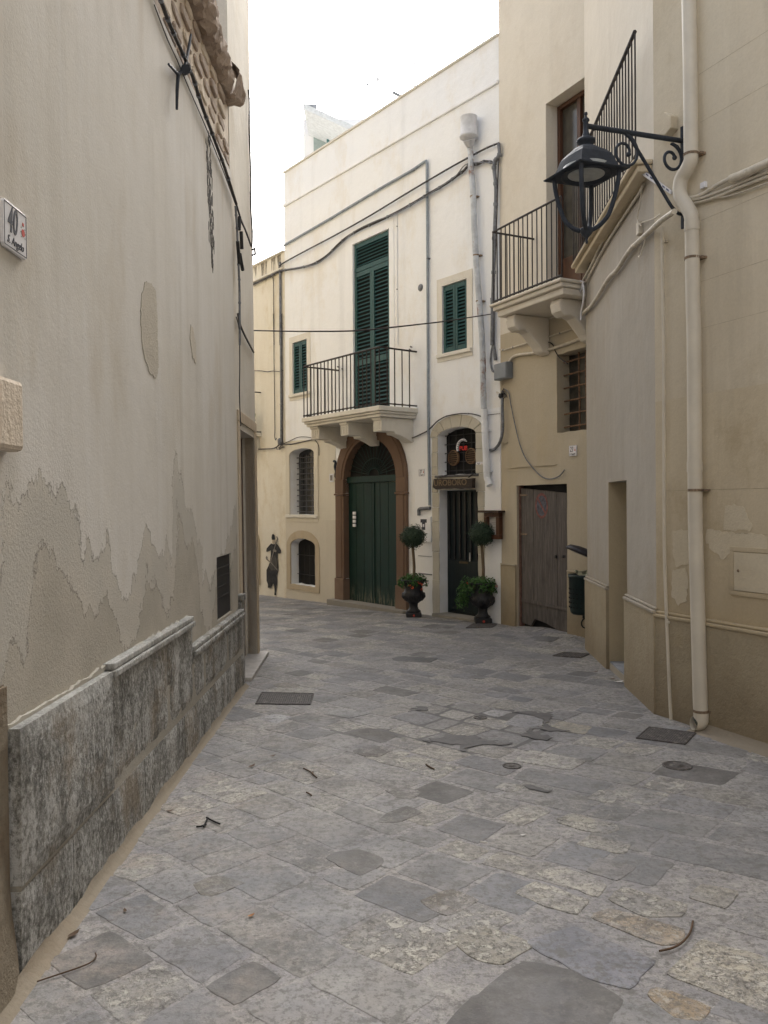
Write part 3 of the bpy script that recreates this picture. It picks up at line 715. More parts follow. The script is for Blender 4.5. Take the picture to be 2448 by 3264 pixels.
# ================================================================== WHITE HOUSE
wh = thing('house', 'white house at the bend with green shutters, arched portal, stone balcony and pub entrance', 'house', (0,12.5,0))
HP = .5*(WB.q('c1',1540,190)[1]+WB.q('c1',600,840)[1]); s_l = WB.q('c1',288,1300)[0]
zlow = WB.q('c1',288,1480)[1]
print('WB top', WB.q('c1',1540,190), WB.q('c1',600,840), 's_l', s_l, 'low', zlow)
def qa(c,x,y): return WB.q(c,x,y)
# openings (on the wall face)
TD = [qa('c1',692,1445)[0], qa('c1',905,1335)[0]]; TDz = (2.96, .5*(qa('c1',692,1445)[1]+qa('c1',905,1335)[1]))
RW = [qa('c1',1217,1690)[0], qa('c1',1362,1630)[0]]; RWz = (qa('p',1409,1129)[1], qa('c1',1290,1660)[1])
LWn = [qa('c2',424,262)[0], qa('c2',550,220)[0]]; LWz = (qa('c2',490,698)[1], qa('c2',490,240)[1])
PO = [qa('c3',262,1000)[0], qa('c3',692,1000)[0]]; POs = qa('c3',690,690)[1]; POt = qa('c3',470,372)[1]
MW = [qa('c2',402,1400)[0], qa('c2',618,1400)[0]]; MWz = (qa('c2',500,1770)[1], qa('c2',410,1245)[1], qa('c2',530,1185)[1])
NW = [qa('c4',617,900)[0], qa('c4',948,900)[0]]; NWz = (qa('c4',780,1100)[1], qa('c4',930,590)[1], qa('c4',790,487)[1])
PD = [qa('c5',264,1000)[0], qa('c5',584,1000)[0]]; PDz = qa('c5',440,810)[1]
PW = [qa('c5',252,500)[0], qa('c5',566,500)[0]]; PWz = (qa('c5',450,680)[1], qa('c5',400,345)[1]-.02, qa('c5',450,288)[1])
print('TD',TD,TDz,'RW',RW,RWz,'LWn',LWn,LWz,'PO',PO,POs,POt,'MW',MW,MWz,'NW',NW,NWz,'PD',PD,PDz,'PW',PW,PWz)
def srt(v): return (min(v), max(v))
TD,RW,LWn,PO,MW,NW,PD,PW = map(srt, (TD,RW,LWn,PO,MW,NW,PD,PW))
def gw(a, W=WB):
    p = W.P(a, 0); return gz(p.x, p.y)
gPO = gw(sum(PO)/2); gPD = gw(sum(PD)/2)
holes = [(rect(TD[0],TD[1],TDz[0],TDz[1]),.07),(rect(RW[0],RW[1],*RWz),.06),(rect(LWn[0],LWn[1],*LWz),.06),
         (archpoly(PO[0],PO[1],gPO+.06,POs,POt-POs,16),.10),
         (rag(archpoly(MW[0],MW[1],MWz[0],MWz[1],MWz[2]-MWz[1]),.15,.006,1),.20),
         (rag(archpoly(NW[0],NW[1],NWz[0],NWz[1],NWz[2]-NWz[1]),.1,.008,2),.17),
         (rag(rect(PD[0],PD[1],gPD+.03,PDz),.12,.008,3),.17),
         (rag(archpoly(PW[0],PW[1],PWz[0],PWz[1],PWz[2]-PWz[1]),.1,.007,4),.17)]
zm = qa('c4',300,222)[1]      # string line above the lower storey at left
mb = MB(); WB.mesh(mb, [(0,-.5),(s_l,-.5),(s_l,HP),(0,HP)], holes, 4.0); mb.build('wall', MWHITE, wh)
mb = MB(); WB.box(mb, -.002, s_l, HP-.62, HP-.57, 0, .035); mb.build('string_course', MWHITE, wh, bevel=.008)
mb = MB(); WB.box(mb, -.004, s_l, HP+.002, HP+.035, -.35, .03); mb.build('parapet_cap', MBAL, wh, bevel=.006)
# thin raised plaster coats: cream lower storey on the left, white paint round the pub
def coat(name, outline, holes_, o1, mat, seed=0):
    m = MB(); loops = [rag(outline,.2,.006,seed)]+holes_
    pts = [[Vector((a,z,0)) for a,z in l] for l in loops]; tri = tessellate_polygon(pts); fl = [p for l in loops for p in l]
    m.add([WB.P(a,z,o1) for a,z in fl], [tuple(t) for t in tri])
    for l in loops:
        n = len(l); m.add([WB.P(a,z,0) for a,z in l]+[WB.P(a,z,o1) for a,z in l], [(i,(i+1)%n,(i+1)%n+n,i+n) for i in range(n)])
    return m.build(name, mat, wh)
pL = PO[1]+.30; hz = [h for h,_ in holes]
def grow(poly, e):
    cx = sum(p[0] for p in poly)/len(poly); cz = sum(p[1] for p in poly)/len(poly)
    return [(x+math.copysign(e, x-cx), z+math.copysign(e, z-cz)) for x, z in poly]
zc = qa('c2',700,1110)[1]
coat('cream_lower_coat', [(pL,-.3),(s_l-.01,-.3),(s_l-.01,zc+.05),(pL,zc)], [grow(hz[4],.10),grow(hz[5],.06)], .006, MCREAMLOW, 3)
coat('base_coat', [(pL,-.3),(s_l-.01,-.3),(s_l-.01,zm),(pL,zm)], [grow(hz[5],.06)], .014, plaster('base_cream',(.56,.525,.455),(.60,.56,.49),.001,.12,seed=21), 4)
a_wl = qa('c5',60,600)[0]; a_wl2 = qa('c5',200,600)[0]; a_wr = qa('c5',640,600)[0]; zwl = qa('c5',60,240)[1]; zwr = qa('c5',720,130)[1]
coat('white_painted_strip', [(a_wl2-.01,-.3),(a_wl,-.3),(a_wl,zwl),(a_wl2-.01,zwl)], [], .006, MWPAINT, 5)
coat('white_painted_strip', [(.004,-.3),(a_wr,-.3),(a_wr+.03,zwr-.02),(.004,zwr)], [], .008, MWPAINT, 6)
print('white strip', a_wl, a_wl2, a_wr)
# pub stone frame in single blocks
def block(W, parent, poly, o0, o1, mat, seed, name='stone_block', bev=.006):
    m = MB(); W.slab(m, rag(poly, .09, .006, seed), o0, o1); return m.build(name, mat, parent, bevel=bev)
zs = [gPD-.05]; targets = [qa('c5',250,y)[1] for y in (1560,1325,1075,955,835,690,620,500,375)]
zs += sorted(set(round(z,3) for z in targets))
top_j = PWz[1]
zs = [z for z in zs if z < top_j-.1]+[top_j]
for k in range(len(zs)-1):
    z0, z1 = zs[k]+.003, zs[k+1]-.003
    inL = PD[1] if z1 < PDz+.05 else PW[1]; inR = PD[0] if z1 < PDz+.05 else PW[0]
    block(WB, wh, rect(inL+.004, a_wl2-.012+random.Random(k).uniform(-.01,.01), z0, z1), .0, .012+.006*(k%2), MSTONE, 30+k)
    block(WB, wh, rect(a_wr+.0+random.Random(k+9).uniform(-.02,.015)+.01, inR-.004, z0, z1), .0, .012+.005*((k+1)%2), MSTONE, 50+k)
block(WB, wh, rect(PD[0]+.01, PD[1]-.01, PDz+.004, PWz[0]-.03), 0, .014, MSTONE, 70, 'lintel_stone')
c = (PW[0]+PW[1])/2; hi = (PW[1]-PW[0])/2; ho_ = max(a_wl2-.012-c, c-a_wr-.01); n = 7; ri = PWz[2]-PWz[1]; ztopo = qa('c5',430,185)[1]; ro = ztopo-PWz[1]
for k in range(n):
    t0 = math.pi*k/n+.012; t1 = math.pi*(k+1)/n-.012; pl = []
    for j in range(4): tt = t0+(t1-t0)*j/3; pl.append((c+(hi+.004)*math.cos(tt), PWz[1]+(ri+.004)*math.sin(tt)))
    for j in range(3,-1,-1): tt = t0+(t1-t0)*j/3; pl.append((c+ho_*math.cos(tt), PWz[1]+ro*math.sin(tt)))
    m = MB(); WB.slab(m, pl, 0, .014+.004*(k%2)); m.build('arch_stone', MSTONE, wh, bevel=.004)
# raised frames round the small windows and tall shutters
def ring(poly_out, poly_in, o1, mat, name='window_surround', W=WB, parent=wh):
    m = MB(); loops = [poly_out, poly_in]; pts = [[Vector((a,z,0)) for a,z in l] for l in loops]; tri = tessellate_polygon(pts); fl = [p for l in loops for p in l]
    m.add([W.P(a,z,o1) for a,z in fl], [tuple(t) for t in tri])
    for l in loops:
        nn = len(l); m.add([W.P(a,z,0) for a,z in l]+[W.P(a,z,o1) for a,z in l], [(i,(i+1)%nn,(i+1)%nn+nn,i+nn) for i in range(nn)])
    return m.build(name, mat, parent)
ring(grow(hz[0],.12), grow(hz[0],.001), .012, MWHITE); ring(grow(hz[1],.11), grow(hz[1],.001), .012, MBAL); ring(grow(hz[2],.11), grow(hz[2],.001), .012, MBAL)
ring(grow(hz[4],.13), grow(hz[4],.001), .022, MCREAMLOW)
ring(rag(archpoly(NW[0]-.13,NW[1]+.13,NWz[0]-.10,NWz[1]-.02,NWz[2]-NWz[1]+.17),.1,.006,7), grow(hz[5],.001), .026, MTAN)
for R_, z_, e in ((RW,RWz[0],.10),(LWn,LWz[0],.10),(MW,MWz[0],.12)):
    m = MB(); WB.box(m, R_[0]-e, R_[1]+e, z_-.055, z_-.002, -.02, .045); m.build('window_sill', MBAL, wh, bevel=.008)
# --- shutters with single slats
def slatmesh(wd, name='slat'):
    m = MB(); h = .034; t = .006; a = math.radians(42)
    pts = [Vector((0, -h/2*math.cos(a)-t*math.sin(a)*.5, h/2*math.sin(a))), Vector((0, h/2*math.cos(a), -h/2*math.sin(a))), Vector((0, h/2*math.cos(a)+t, -h/2*math.sin(a)+t*.6)), Vector((0, -h/2*math.cos(a)+t*.5, h/2*math.sin(a)+t))]
    m.prism(pts, (wd,0,0)); return m.mesh(name, MGSHUT)
def leaf(W, parent, a0, a1, z0, z1, o, rails, fr=.055, pitch=.055, name='shutter_leaf', rot=0):
    m = MB(); t = .032
    W.box(m, a0, a0+fr, z0, z1, o, o+t); W.box(m, a1-fr, a1, z0, z1, o, o+t)
    zr = [z0]+rails+[z1]; e = .0005
    for i, z in enumerate(zr):
        if i == 0: W.box(m, a0+fr+e, a1-fr-e, z, z+.07, o, o+t)
        elif i == len(zr)-1: W.box(m, a0+fr+e, a1-fr-e, z-.07, z, o, o+t)
        else: W.box(m, a0+fr+e, a1-fr-e, z-.045, z+.045, o, o+t)
    lf = m.build(name, MGSHUT, parent, bevel=.003)
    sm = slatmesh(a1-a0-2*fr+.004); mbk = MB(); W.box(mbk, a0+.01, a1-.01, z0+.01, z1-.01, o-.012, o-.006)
    for i in range(len(zr)-1):
        lo = zr[i]+(.07 if i == 0 else .045); hi_ = zr[i+1]-(.07 if i == len(zr)-2 else .045)
        k = max(1, round((hi_-lo)/pitch)); st = (hi_-lo)/k
        for j in range(k): inst('slat', sm, W.mat(a0+fr-.002, lo+st*(j+.5), o+t*.5), lf)
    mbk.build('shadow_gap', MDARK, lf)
    return lf
zt = qa('c1',800,1575)[1]; zmid = qa('c2',1200,385)[1]; cA = qa('c1',798,1700)[0]
leaf(WB, wh, TD[0]+.01, TD[1]-.01, zt+.03, TDz[1]-.01, -.05, [], name='transom_louvre')
leaf(WB, wh, TD[0]+.01, cA-.004, TDz[0]+.01, zt+.02, -.045, [zmid], pitch=.062); leaf(WB, wh, cA+.004, TD[1]-.01, TDz[0]+.01, zt+.02, -.05, [zmid], pitch=.062)
for R_, Z_ in ((RW,RWz),(LWn,LWz)):
    cm = (R_[0]+R_[1])/2; leaf(WB, wh, R_[0]+.01, cm-.003, Z_[0]+.01, Z_[1]-.01, -.04, [], fr=.045, pitch=.05); leaf(WB, wh, cm+.003, R_[1]-.01, Z_[0]+.01, Z_[1]-.01, -.04, [], fr=.045, pitch=.05)
# --- portal
pw = .24
m = MB(); cP = (PO[0]+PO[1])/2; hP = (PO[1]-PO[0])/2; rI = POt-POs
def arcring(h0, r0, h1, r1, o0, o1, n=16):
    m = MB(); pl = [(cP+h0*math.cos(math.pi*k/n), POs+r0*math.sin(math.pi*k/n)) for k in range(n+1)]; pl2 = [(cP+h1*math.cos(math.pi*k/n), POs+r1*math.sin(math.pi*k/n)) for k in range(n+1)]
    for k in range(n): WB.slab(m, [pl[k],pl2[k],pl2[k+1],pl[k+1]], o0, o1)
    return m
arcring(hP-.007, rI-.007, hP+pw, rI+pw, -.095, .05).build('portal_arch', MBROWN, wh)
arcring(hP+.05, rI+.05, hP+pw-.05, rI+pw-.05, .05, .062).build('arch_moulding', MBROWN, wh)
for sgn in (0, 1):
    a_i = PO[0] if sgn == 0 else PO[1]; a_o = a_i+(-pw if sgn == 0 else pw); lo_, hi_ = min(a_i,a_o), max(a_i,a_o)
    m = MB(); WB.box(m, lo_+(.0 if sgn==0 else -.002), hi_+(.002 if sgn==0 else 0), gPO+.42, POs-.26, -.095, .05); m.build('portal_jamb', MBROWN, wh, bevel=.006)
    m = MB(); WB.box(m, lo_+.055, hi_-.055, gPO+.43, POs-.262, .0505, .060); m.build('jamb_panel', MBROWN, wh, bevel=.003)
    m = MB(); WB.box(m, lo_-.012, hi_+.012, gPO-.1, gPO+.418, -.095, .07); m.build('jamb_base', MBROWN, wh, bevel=.008)
    m = MB(); WB.box(m, lo_-.015, hi_+.015, POs-.258, POs-.23, -.095, .072); WB.box(m, lo_, hi_, POs-.228, POs-.001, -.095, .058); m.build('impost', MBROWN, wh, bevel=.005)
m = MB(); WB.box(m, PO[0]-pw-.1, PO[1]+pw+.06, gPO-.2, gPO+.068, -.3, .20); m.build('door_step', MSTEP, wh, bevel=.012)
# door: planks
gd = MB(); WB.box(gd, PO[0]+.002, PO[1]-.002, POs-.06, POs+.04, -.085, -.02); gate = gd.build('green_door', MGDOOR, wh, bevel=.006)
npl = 13; pwid = (PO[1]-PO[0]-.004)/npl; pm = MB(); pm.box(.002, pwid-.002, gPO+.065, POs-.062, 0, .03); pme = pm.mesh('plank', MGDOOR)
for k in range(npl):
    mm = Matrix((WB.d, WB.u, WB.nn)).transposed().to_4x4(); mm.translation = WB.P(PO[0]+.002+pwid*k, 0, -.085+.003*(k%2)); inst('plank', pme, mm, gate)
m = MB(); WB.box(m, cP-.02, cP+.02, gPO+.07, POs-.065, -.052, -.042); m.build('cover_strip', MGDOOR, gate, bevel=.004)
m = MB(); WB.slab(m, [(cP+(hP-.004)*math.cos(math.pi*k/20), POs+.042+(rI-.05)*math.sin(math.pi*k/20)) for k in range(21)], -.09, -.085); m.build('fanlight_glass', MDARK, gate)
m = MB()
for k in range(1, 18):
    an = math.pi*k/18; c0 = WB.P(cP+.14*math.cos(an), POs+.05+.10*math.sin(an), -.06); c1_ = WB.P(cP+(hP-.01)*math.cos(an), POs+.05+(rI-.07)*math.sin(an), -.06); m.tube([c0, c1_], .006, 5)
for rr_ in (.14, .34): m.tube([WB.P(cP+rr_*math.cos(math.pi*k/18), POs+.05+rr_*.8*math.sin(math.pi*k/18), -.058) for k in range(19)], .007, 5)
m.build('fanlight_bars', MGDOOR, gate)
# doorbell row
t = thing('doorbell_panel', 'column of four pale doorbell plates beside the green portal door', 'doorbell', WB.pt('c3',325,1000))
for y in (985, 1017, 1050, 1083):
    a, z = WB.q('c3',322,y,.0); m = MB(); WB.box(m, a-.04, a+.04, z-.024, z+.024, -.03, -.012); m.build('bell_plate', MENAM, t, bevel=.004)
# --- barred arched window and niche window
def grille(W, poly, o, nv, nh, parent, r=.008, mat=MBLACK, zc0=None):
    a0 = min(p[0] for p in poly); a1 = max(p[0] for p in poly); z0 = min(p[1] for p in poly); z1 = max(p[1] for p in poly); m = MB()
    for k in range(nv):
        a = a0+(a1-a0)*(k+.5)/nv; m.tube([W.P(a, z0-.01, o), W.P(a, z1-.0, o)], r, 6)
    for k in range(nh):
        z = z0+(z1-z0)*(k+.5)/nh; m.tube([W.P(a0-.01, z, o+r), W.P((a0+a1)/2, z-.003, o+r), W.P(a1+.01, z, o+r)], r, 6)
    return m.build('grille', mat, parent)
def pane(W, poly, o, mat, parent, name='window_pane'):
    m = MB(); W.slab(m, poly, o-.01, o); return m.build(name, mat, parent)
pane(WB, grow(hz[4],-.002), -.185, MDGLASS, wh); grille(WB, archpoly(MW[0],MW[1],MWz[0],MWz[1],0), -.15, 4, 11, wh, mat=simple('grey_iron_bars',(.09,.09,.10),.5))
pane(WB, grow(hz[5],-.002), -.155, MDARK, wh, 'window_shutter'); grille(WB, rect(NW[0],NW[1],NWz[0],NWz[1]), -.13, 5, 2, wh, .005)
# pub door and window
pd = MB(); WB.box(pd, PD[0]+.004, PD[1]-.004, gPD+.035, PDz-.004, -.165, -.14); pubd = pd.build('pub_door', MPUB, wh)
zsp = qa('c5',450,1395)[1]; bm_ = MB(); bm_.box(0, .028, 0, PDz-.03-zsp, 0, .02); bme = bm_.mesh('door_bar', MBLACK)
for k in range(7):
    mm = WB.mat(PD[0]+.06+k*(PD[1]-PD[0]-.12)/6-.014, zsp, -.138); inst('door_bar', bme, mm, pubd)
m = MB(); WB.box(m, PD[0]+.03,PD[1]-.03,gPD+.08,zsp-.03,-.139,-.130); m.build('lower_panel', MPUB, pubd, bevel=.006)
m = MB(); a, z = WB.q('c5',407,1417); WB.box(m, a-.09,a+.09,z-.015,z+.015,-.13,-.122); m.build('letter_slot', simple('brass_dull',(.10,.08,.05),.4,metal=.6), pubd)
m = MB(); a, z = WB.q('c5',470,1370); m.tube([WB.P(a,z-.06,-.10), WB.P(a,z+.06,-.10)], .01, 8); m.build('handle', simple('steel',(.5,.5,.5),.3,metal=.8), pubd)
m = MB(); WB.box(m, PD[0]-.05, PD[1]+.05, gPD-.15, gPD+.038, -.3, .12); m.build('door_step', MSTEP, wh, bevel=.012)
pane(WB, grow(hz[7],-.002), -.16, MDARK, wh); grille(WB, rect(PW[0],PW[1],PWz[0],PWz[1]+.08), -.135, 5, 5, wh, .007)
m = MB(); WB.box(m, PW[0]-.06, PW[1]+.05, PWz[0]-.035, PWz[0]-.004, -.1, .03); m.build('window_sill', simple('dark_slate_sill',(.10,.10,.105),.6), wh, bevel=.006)
# pub sign in the window
t = thing('pub_sign', 'snake arc sign with red PUB lettering and two barrel ends in the arched pub window', 'pub sign', WB.pt('c5',450,480,-.1))
m = MB(); pts = [(415,490),(412,462),(416,435),(428,412),(446,398),(468,396),(487,408)]
m.tube(catmull([WB.pt('c5',x,y,-.09) for x,y in pts], 5), [.017,.019,.019,.018,.017,.015,.008], 8); m.build('snake_arc', MENAM, t)
m = MB()
for k in range(9):
    f = k/8*5.5; i = int(f); a = pts[i]; b = pts[i+1]; x = a[0]+(b[0]-a[0])*(f-i); y = a[1]+(b[1]-a[1])*(f-i); m.tube([WB.pt('c5',x-5,y,-.075), WB.pt('c5',x+5,y-2,-.075)], .004, 5)
m.build('snake_scale_marks', MINK, t)
a, z = WB.q('c5',467,467,-.1); text('PUB', .085, tframe(WB, a, z, -.085, True), simple('red_letters',(.62,.02,.02),.4), t, 'lettering', bold=.001, width=1.1, depth=.003)
MBARREL = wood('barrel_end_wood', (.13,.075,.04), (.20,.125,.07), sc=(3,3,60), rough=.7)
for x, y, rx in ((377,545,38),(522,530,37)):
    a, z = WB.q('c5',x,y,-.1); rad = .11; b = MB(); b.lathe(WB.P(a,z,-.125), [(0,0),(rad,0),(rad,.03),(rad-.015,.035),(rad-.016,.02),(0,.02)], 24, False, WB.nn); be = b.build('barrel_end', MBARREL, t)
    b = MB()
    for k in range(7):
        zz_ = z-rad*.78+k*rad*.26; hw = math.sqrt(max(0,(rad*.88)**2-(zz_-z)**2)); 
        if hw > .02: WB.box(b, a-hw, a+hw, zz_-.006, zz_+.006, -.1, -.094)
    b.build('stave_line', MDARK, be)
# hanging wooden sign
t = thing('pub_sign', 'dark wooden board reading UROBORO hung on chains above the pub door', 'pub sign', WB.pt('c5',380,755,.1))
cs = [WB.q('c5',x,y,.10) for x,y in ((222,722),(543,714),(541,795),(530,797),(240,806),(214,788))]
m = MB(); WB.slab(m, rag(cs,.08,.006,5), .06, .12); m.build('board', MSIGNW, t, bevel=.006)
a, z = WB.q('c5',350,752,.12); mg = simple('gilt_carving',(.16,.11,.06),.5)
text('UROBORO', .118, tframe(WB, a, z, .121, True), mg, t, 'lettering', width=1.18, depth=.003, bold=.001)
for x0_,y0_,x1_,y1_ in ((262,712,330,684),(500,710,545,676)):
    m = MB(); A0 = WB.pt('c5',x0_,y0_,.09); A1 = WB.pt('c5',x1_,y1_,.02)
    for k in range(8):
        p = A0.lerp(A1, (k+.5)/8); m.lathe(p, [(.009,-.004),(.013,0),(.009,.004)], 8, True, (WB.d if k%2 else Vector((0,0,1))))
    m.build('chain', MBLACK, t)
plaque(WB, [q('c5',95,640), q('c5',145,697), q('c5',97,697), q('c5',144,636)], '27', 'small enamel number 27 plaque between the portal and the pub', True)
plaque(WB, [q('c5',569,580), q('c5',632,648), q('c5',570,652), q('c5',630,576)], '25', 'small enamel number 25 plaque beside the pub window', True)
t = thing('wall_tile', 'tiny dark-edged tile on the cream wall left of the portal', 'tile', WB.pt('c2',772,1447)); m = MB(); a,z = WB.q('c2',772,1447); WB.box(m,a-.06,a+.06,z-.07,z+.07,.007,.02); m.build('tile', MENAM, t, bevel=.003)
m = MB(); WB.box(m,a-.035,a+.035,z-.045,z+.045,.02,.022); m.build('print', MINKL, t)
t = thing('wall_lamp_bracket', 'small twisted iron torch bracket left of the brown arch', 'bracket', WB.pt('c2',795,1340)); m = MB()
m.tube([WB.pt('c2',x,y,.03+.0*i) for i,(x,y) in enumerate([(785,1300),(800,1310),(795,1350),(805,1390),(800,1430),(812,1450)])], .022, 7, curve=4); m.build('twisted_bar', MLAMP, t)
# menu case
t = thing('menu_case', 'brown wooden menu case with a small roof right of the pub door', 'menu case', WB.pt('c5',700,1100,.05))
a0,z0 = WB.q('c5',645,1215,.05); a1,z1 = WB.q('c5',768,1000,.05); lo_,hi_ = min(a0,a1),max(a0,a1)
m = MB(); f = .055
for r in ((lo_,hi_,z0,z0+f),(lo_,hi_,z1-f,z1),(lo_,lo_+f,z0+f+.001,z1-f-.001),(hi_-f,hi_,z0+f+.001,z1-f-.001)): WB.box(m,*r,.01,.08)
m.build('frame', MBRW, t, bevel=.004)
m = MB(); WB.box(m, lo_+f+.001,hi_-f-.001,z0+f+.001,z1-f-.001,.012,.03); pg = m.build('menu_sheet', MPAPER, t)
m = MB()
for k in range(8):
    if k == 4: continue
    WB.box(m, lo_+f+.02,hi_-f-.02-.01*(k%3),z1-f-.03-k*.022,z1-f-.027-k*.022,.0302,.031)
m.build('menu_lines', MINKL, pg)
m = MB(); WB.slab(m, [(lo_-.05,z1+.002),(hi_+.05,z1+.002),(hi_+.05,z1+.03),(lo_-.05,z1+.03)], .0, .14); m.build('roof', simple('dark_roof_board',(.06,.035,.025),.6), t, bevel=.003)
# meter box
t = thing('meter_box', 'white two-door meter box with small stickers below the elbow conduit', 'meter box', WB.pt('c5',130,1150,.02))
a0,z0 = WB.q('c5',82,1240,.02); a1,z1 = WB.q('c5',193,1035,.02); lo_,hi_ = min(a0,a1),max(a0,a1)
m = MB(); WB.box(m, lo_,hi_,z0,z1,.006,.03); bx = m.build('box_door', MWPAINT, t, bevel=.004)
m = MB(); a,z = WB.q('c5',131,1068,.03); WB.box(m,a-.07,a+.07,z-.025,z+.025,.0302,.032); a,z = WB.q('c5',131,1108,.03); WB.box(m,a-.035,a+.035,z-.06,z+.06,.0302,.032); m.build('sticker', MINK, t)
m = MB(); a,z = WB.q('c5',131,1106,.03); WB.box(m,a-.018,a+.018,z-.02,z+.02,.0322,.033); m.build('sticker_mark', MENAM, t)
m = MB(); a0,z0 = WB.q('c5',70,1500,.01); WB.box(m, lo_+.0,hi_,z0-.01,z0+.006,.006,.016); a0,z0 = WB.q('c5',70,1355,.01); WB.box(m, lo_,hi_,z0-.004,z0+.004,.006,.013); m.build('lower_hatch_seam', MGREYC, t)
# --- balcony
BS0 = WB.sz(1333,1297)[0]; BS1 = BS0+2.12; bz = 2.965; bp = .71
m = MB()
for z0,z1,e in ((bz-.075,bz,0),(bz-.12,-0,0)): pass
WB.box(m, BS0, BS1, bz-.07, bz, 0, bp); WB.box(m, BS0+.025, BS1-.025, bz-.105, bz-.072, 0, bp-.03); WB.box(m, BS0+.05, BS1-.05, bz-.15, bz-.107, 0, bp-.06)
m.build('balcony_slab', MBAL, wh, bevel=.010)
def corbel(a0, a1, parent):
    pr = [(0,0),(.62,0),(.62,-.03),(.59,-.045),(.59,-.20),(.36,-.20),(.35,-.235),(.26,-.245),(.14,-.29),(.05,-.335),(0,-.34)]
    m = MB(); pts = [WB.P(a0, bz-.152+z, o_) for o_, z in pr]; m.prism(pts, WB.d*(a1-a0)); c_ = m.build('corbel', MBAL, parent, bevel=.008)
    m = MB()
    for k in range(4):
        a = a0+(a1-a0)*(k+.7)/4.4; WB.box(m, a, a+.016, bz-.33, bz-.215, .591, .602)
    m.build('fluting', MBAL, c_, bevel=.003)
for x0_, x1_ in ((1200,1140),(906,848),(648,582)):
    aa_ = sorted((WB.q('c2',x0_,950,.6)[0], WB.q('c2',x1_,950,.6)[0])); print('corbel', aa_, BS0, BS1); corbel(aa_[0], aa_[0]+max(.2, aa_[1]-aa_[0]), wh)
rh = .83; e = .03
F0 = WB.P(BS0+e, bz, bp-e); F1 = WB.P(BS1-e, bz, bp-e); B0 = WB.P(BS0+e, bz, 0); B1 = WB.P(BS1-e, bz, 0); up = Vector((0,0,1))
rl = MB(); rl.tube([B0+up*rh, F0+up*rh, F1+up*rh, B1+up*rh], .014, 6, smooth=False); rail = rl.build('railing', MIRON, wh)
rl = MB(); rl.tube([B0+up*.035, F0+up*.035, F1+up*.035, B1+up*.035], .011, 6, smooth=False); rl.build('lower_rail', MIRON, rail)
bar = MB(); bar.tube([(0,0,0),(0,0,rh)], .0085, 6); bar.tube([(0,0,.02),(0,0,.05)], .014, 6); bme = bar.mesh('baluster', MIRON)
nb = 20
for k in range(nb+1): inst('baluster', bme, Matrix.Translation(F0.lerp(F1, k/nb)), rail)
for k in range(1,5): inst('baluster', bme, Matrix.Translation(B0.lerp(F0, k/5)), rail); inst('baluster', bme, Matrix.Translation(B1.lerp(F1, k/5)), rail)
m = MB()
for x,y in ((1460,295),(1450,320),(820,470),(858,490)):
    p = WB.pt('c2',x,y,.02); m.tube([p, p-WB.d*.05+WB.nn*.04, p-WB.d*.09+WB.nn*.04-up*.02], .008, 6)
m.build('shutter_stay', MBLACK, wh)
# iron tie ends and round spots
m = MB(); p = WB.pt('c1',1089,1690,.0); m.lathe(p, [(0,0),(.055,0),(.05,.012),(0,.012)], 14, True, WB.nn); m.build('round_tie_plate', MGREYC, wh)

# --- low yellow-cream continuation to the left
lw2 = thing('house', 'lower cream house at the far left with a small balcony and soot-streaked parapet', 'house', WB.P(s_l+1,0))
mb = MB(); WB.mesh(mb, [(s_l+.004,-.8),(22.0,-.8),(22.0,zlow),(s_l+.004,zlow)], [], 4.0)
mb.build('wall', plaster('stained_cream',(.68,.64,.555),(.73,.70,.63),.002,.35,(.52,.44,.31),.5,seed=22), lw2)
m = MB(); zz_ = WB.q('c1',180,1630)[1]; WB.box(m, s_l+.02, 9, zz_, zz_+.035, 0, .05); m.build('string_course', MBAL, lw2, bevel=.006)
m = MB(); rr = random.Random(8)
for k in range(26):
    a = s_l+.05+rr.random()*1.6; hgt = rr.uniform(.08,.5); w_ = rr.uniform(.01,.05); WB.slab(m, [(a-w_,zlow-.01),(a+w_,zlow-.01),(a+w_*.7,zlow-hgt*.5),(a+w_*.2,zlow-hgt),(a-w_*.4,zlow-hgt*.7)], .0005, .0025)
m.build('soot_streak', simple('soot',(.30,.27,.22),.95,.4,40), lw2)
m = MB(); WB.box(m, s_l+.002, 9, zlow, zlow+.03, -.4, .04); m.build('parapet_cap', MBAL, lw2, bevel=.006)
# small arch at the far left edge and little balcony
m = MB(); a0 = WB.q('c4',208,900)[0]; z0 = WB.q('c4',180,1090)[1]; z1 = WB.q('c4',200,560)[1]; WB.slab(m, rag(archpoly(a0,a0+.55,z0,z1,.28),.12,.01,3), .002, .028); m.build('arch_surround', MTAN, lw2)
m = MB(); WB.slab(m, archpoly(a0+.13,a0+.44,z0+.1,z1,.16), .029, .032); m.build('dark_opening', MDARK, lw2)
a0 = WB.q('c2',150,1060)[0]; zb = WB.q('c2',120,1060)[1]
m = MB(); WB.box(m, a0, a0+1.2, zb-.06, zb, 0, .35); WB.box(m, a0+.08, a0+.3, zb-.32, zb-.061, 0, .25); m.build('balcony_slab', MBAL, lw2, bevel=.008)
m = MB(); zr = WB.q('c2',120,700)[1]; P0 = WB.P(a0+.03, zb, .0); P1 = WB.P(a0+.03, zb, .32); P2 = WB.P(a0+1.2, zb, .32)
for h in (zr-zb, .03): m.tube([P0+up*h, P1+up*h, P2+up*h], .012, 6, smooth=False)
rb = m.build('railing', MIRON, lw2)
bar = MB(); bar.tube([(0,0,0),(0,0,zr-zb)], .0085, 6); bme2 = bar.mesh('baluster', MIRON)
for p in [P0.lerp(P1,.5)]+[P1.lerp(P2,k/9) for k in range(10)]: inst('baluster', bme2, Matrix.Translation(p), rb)
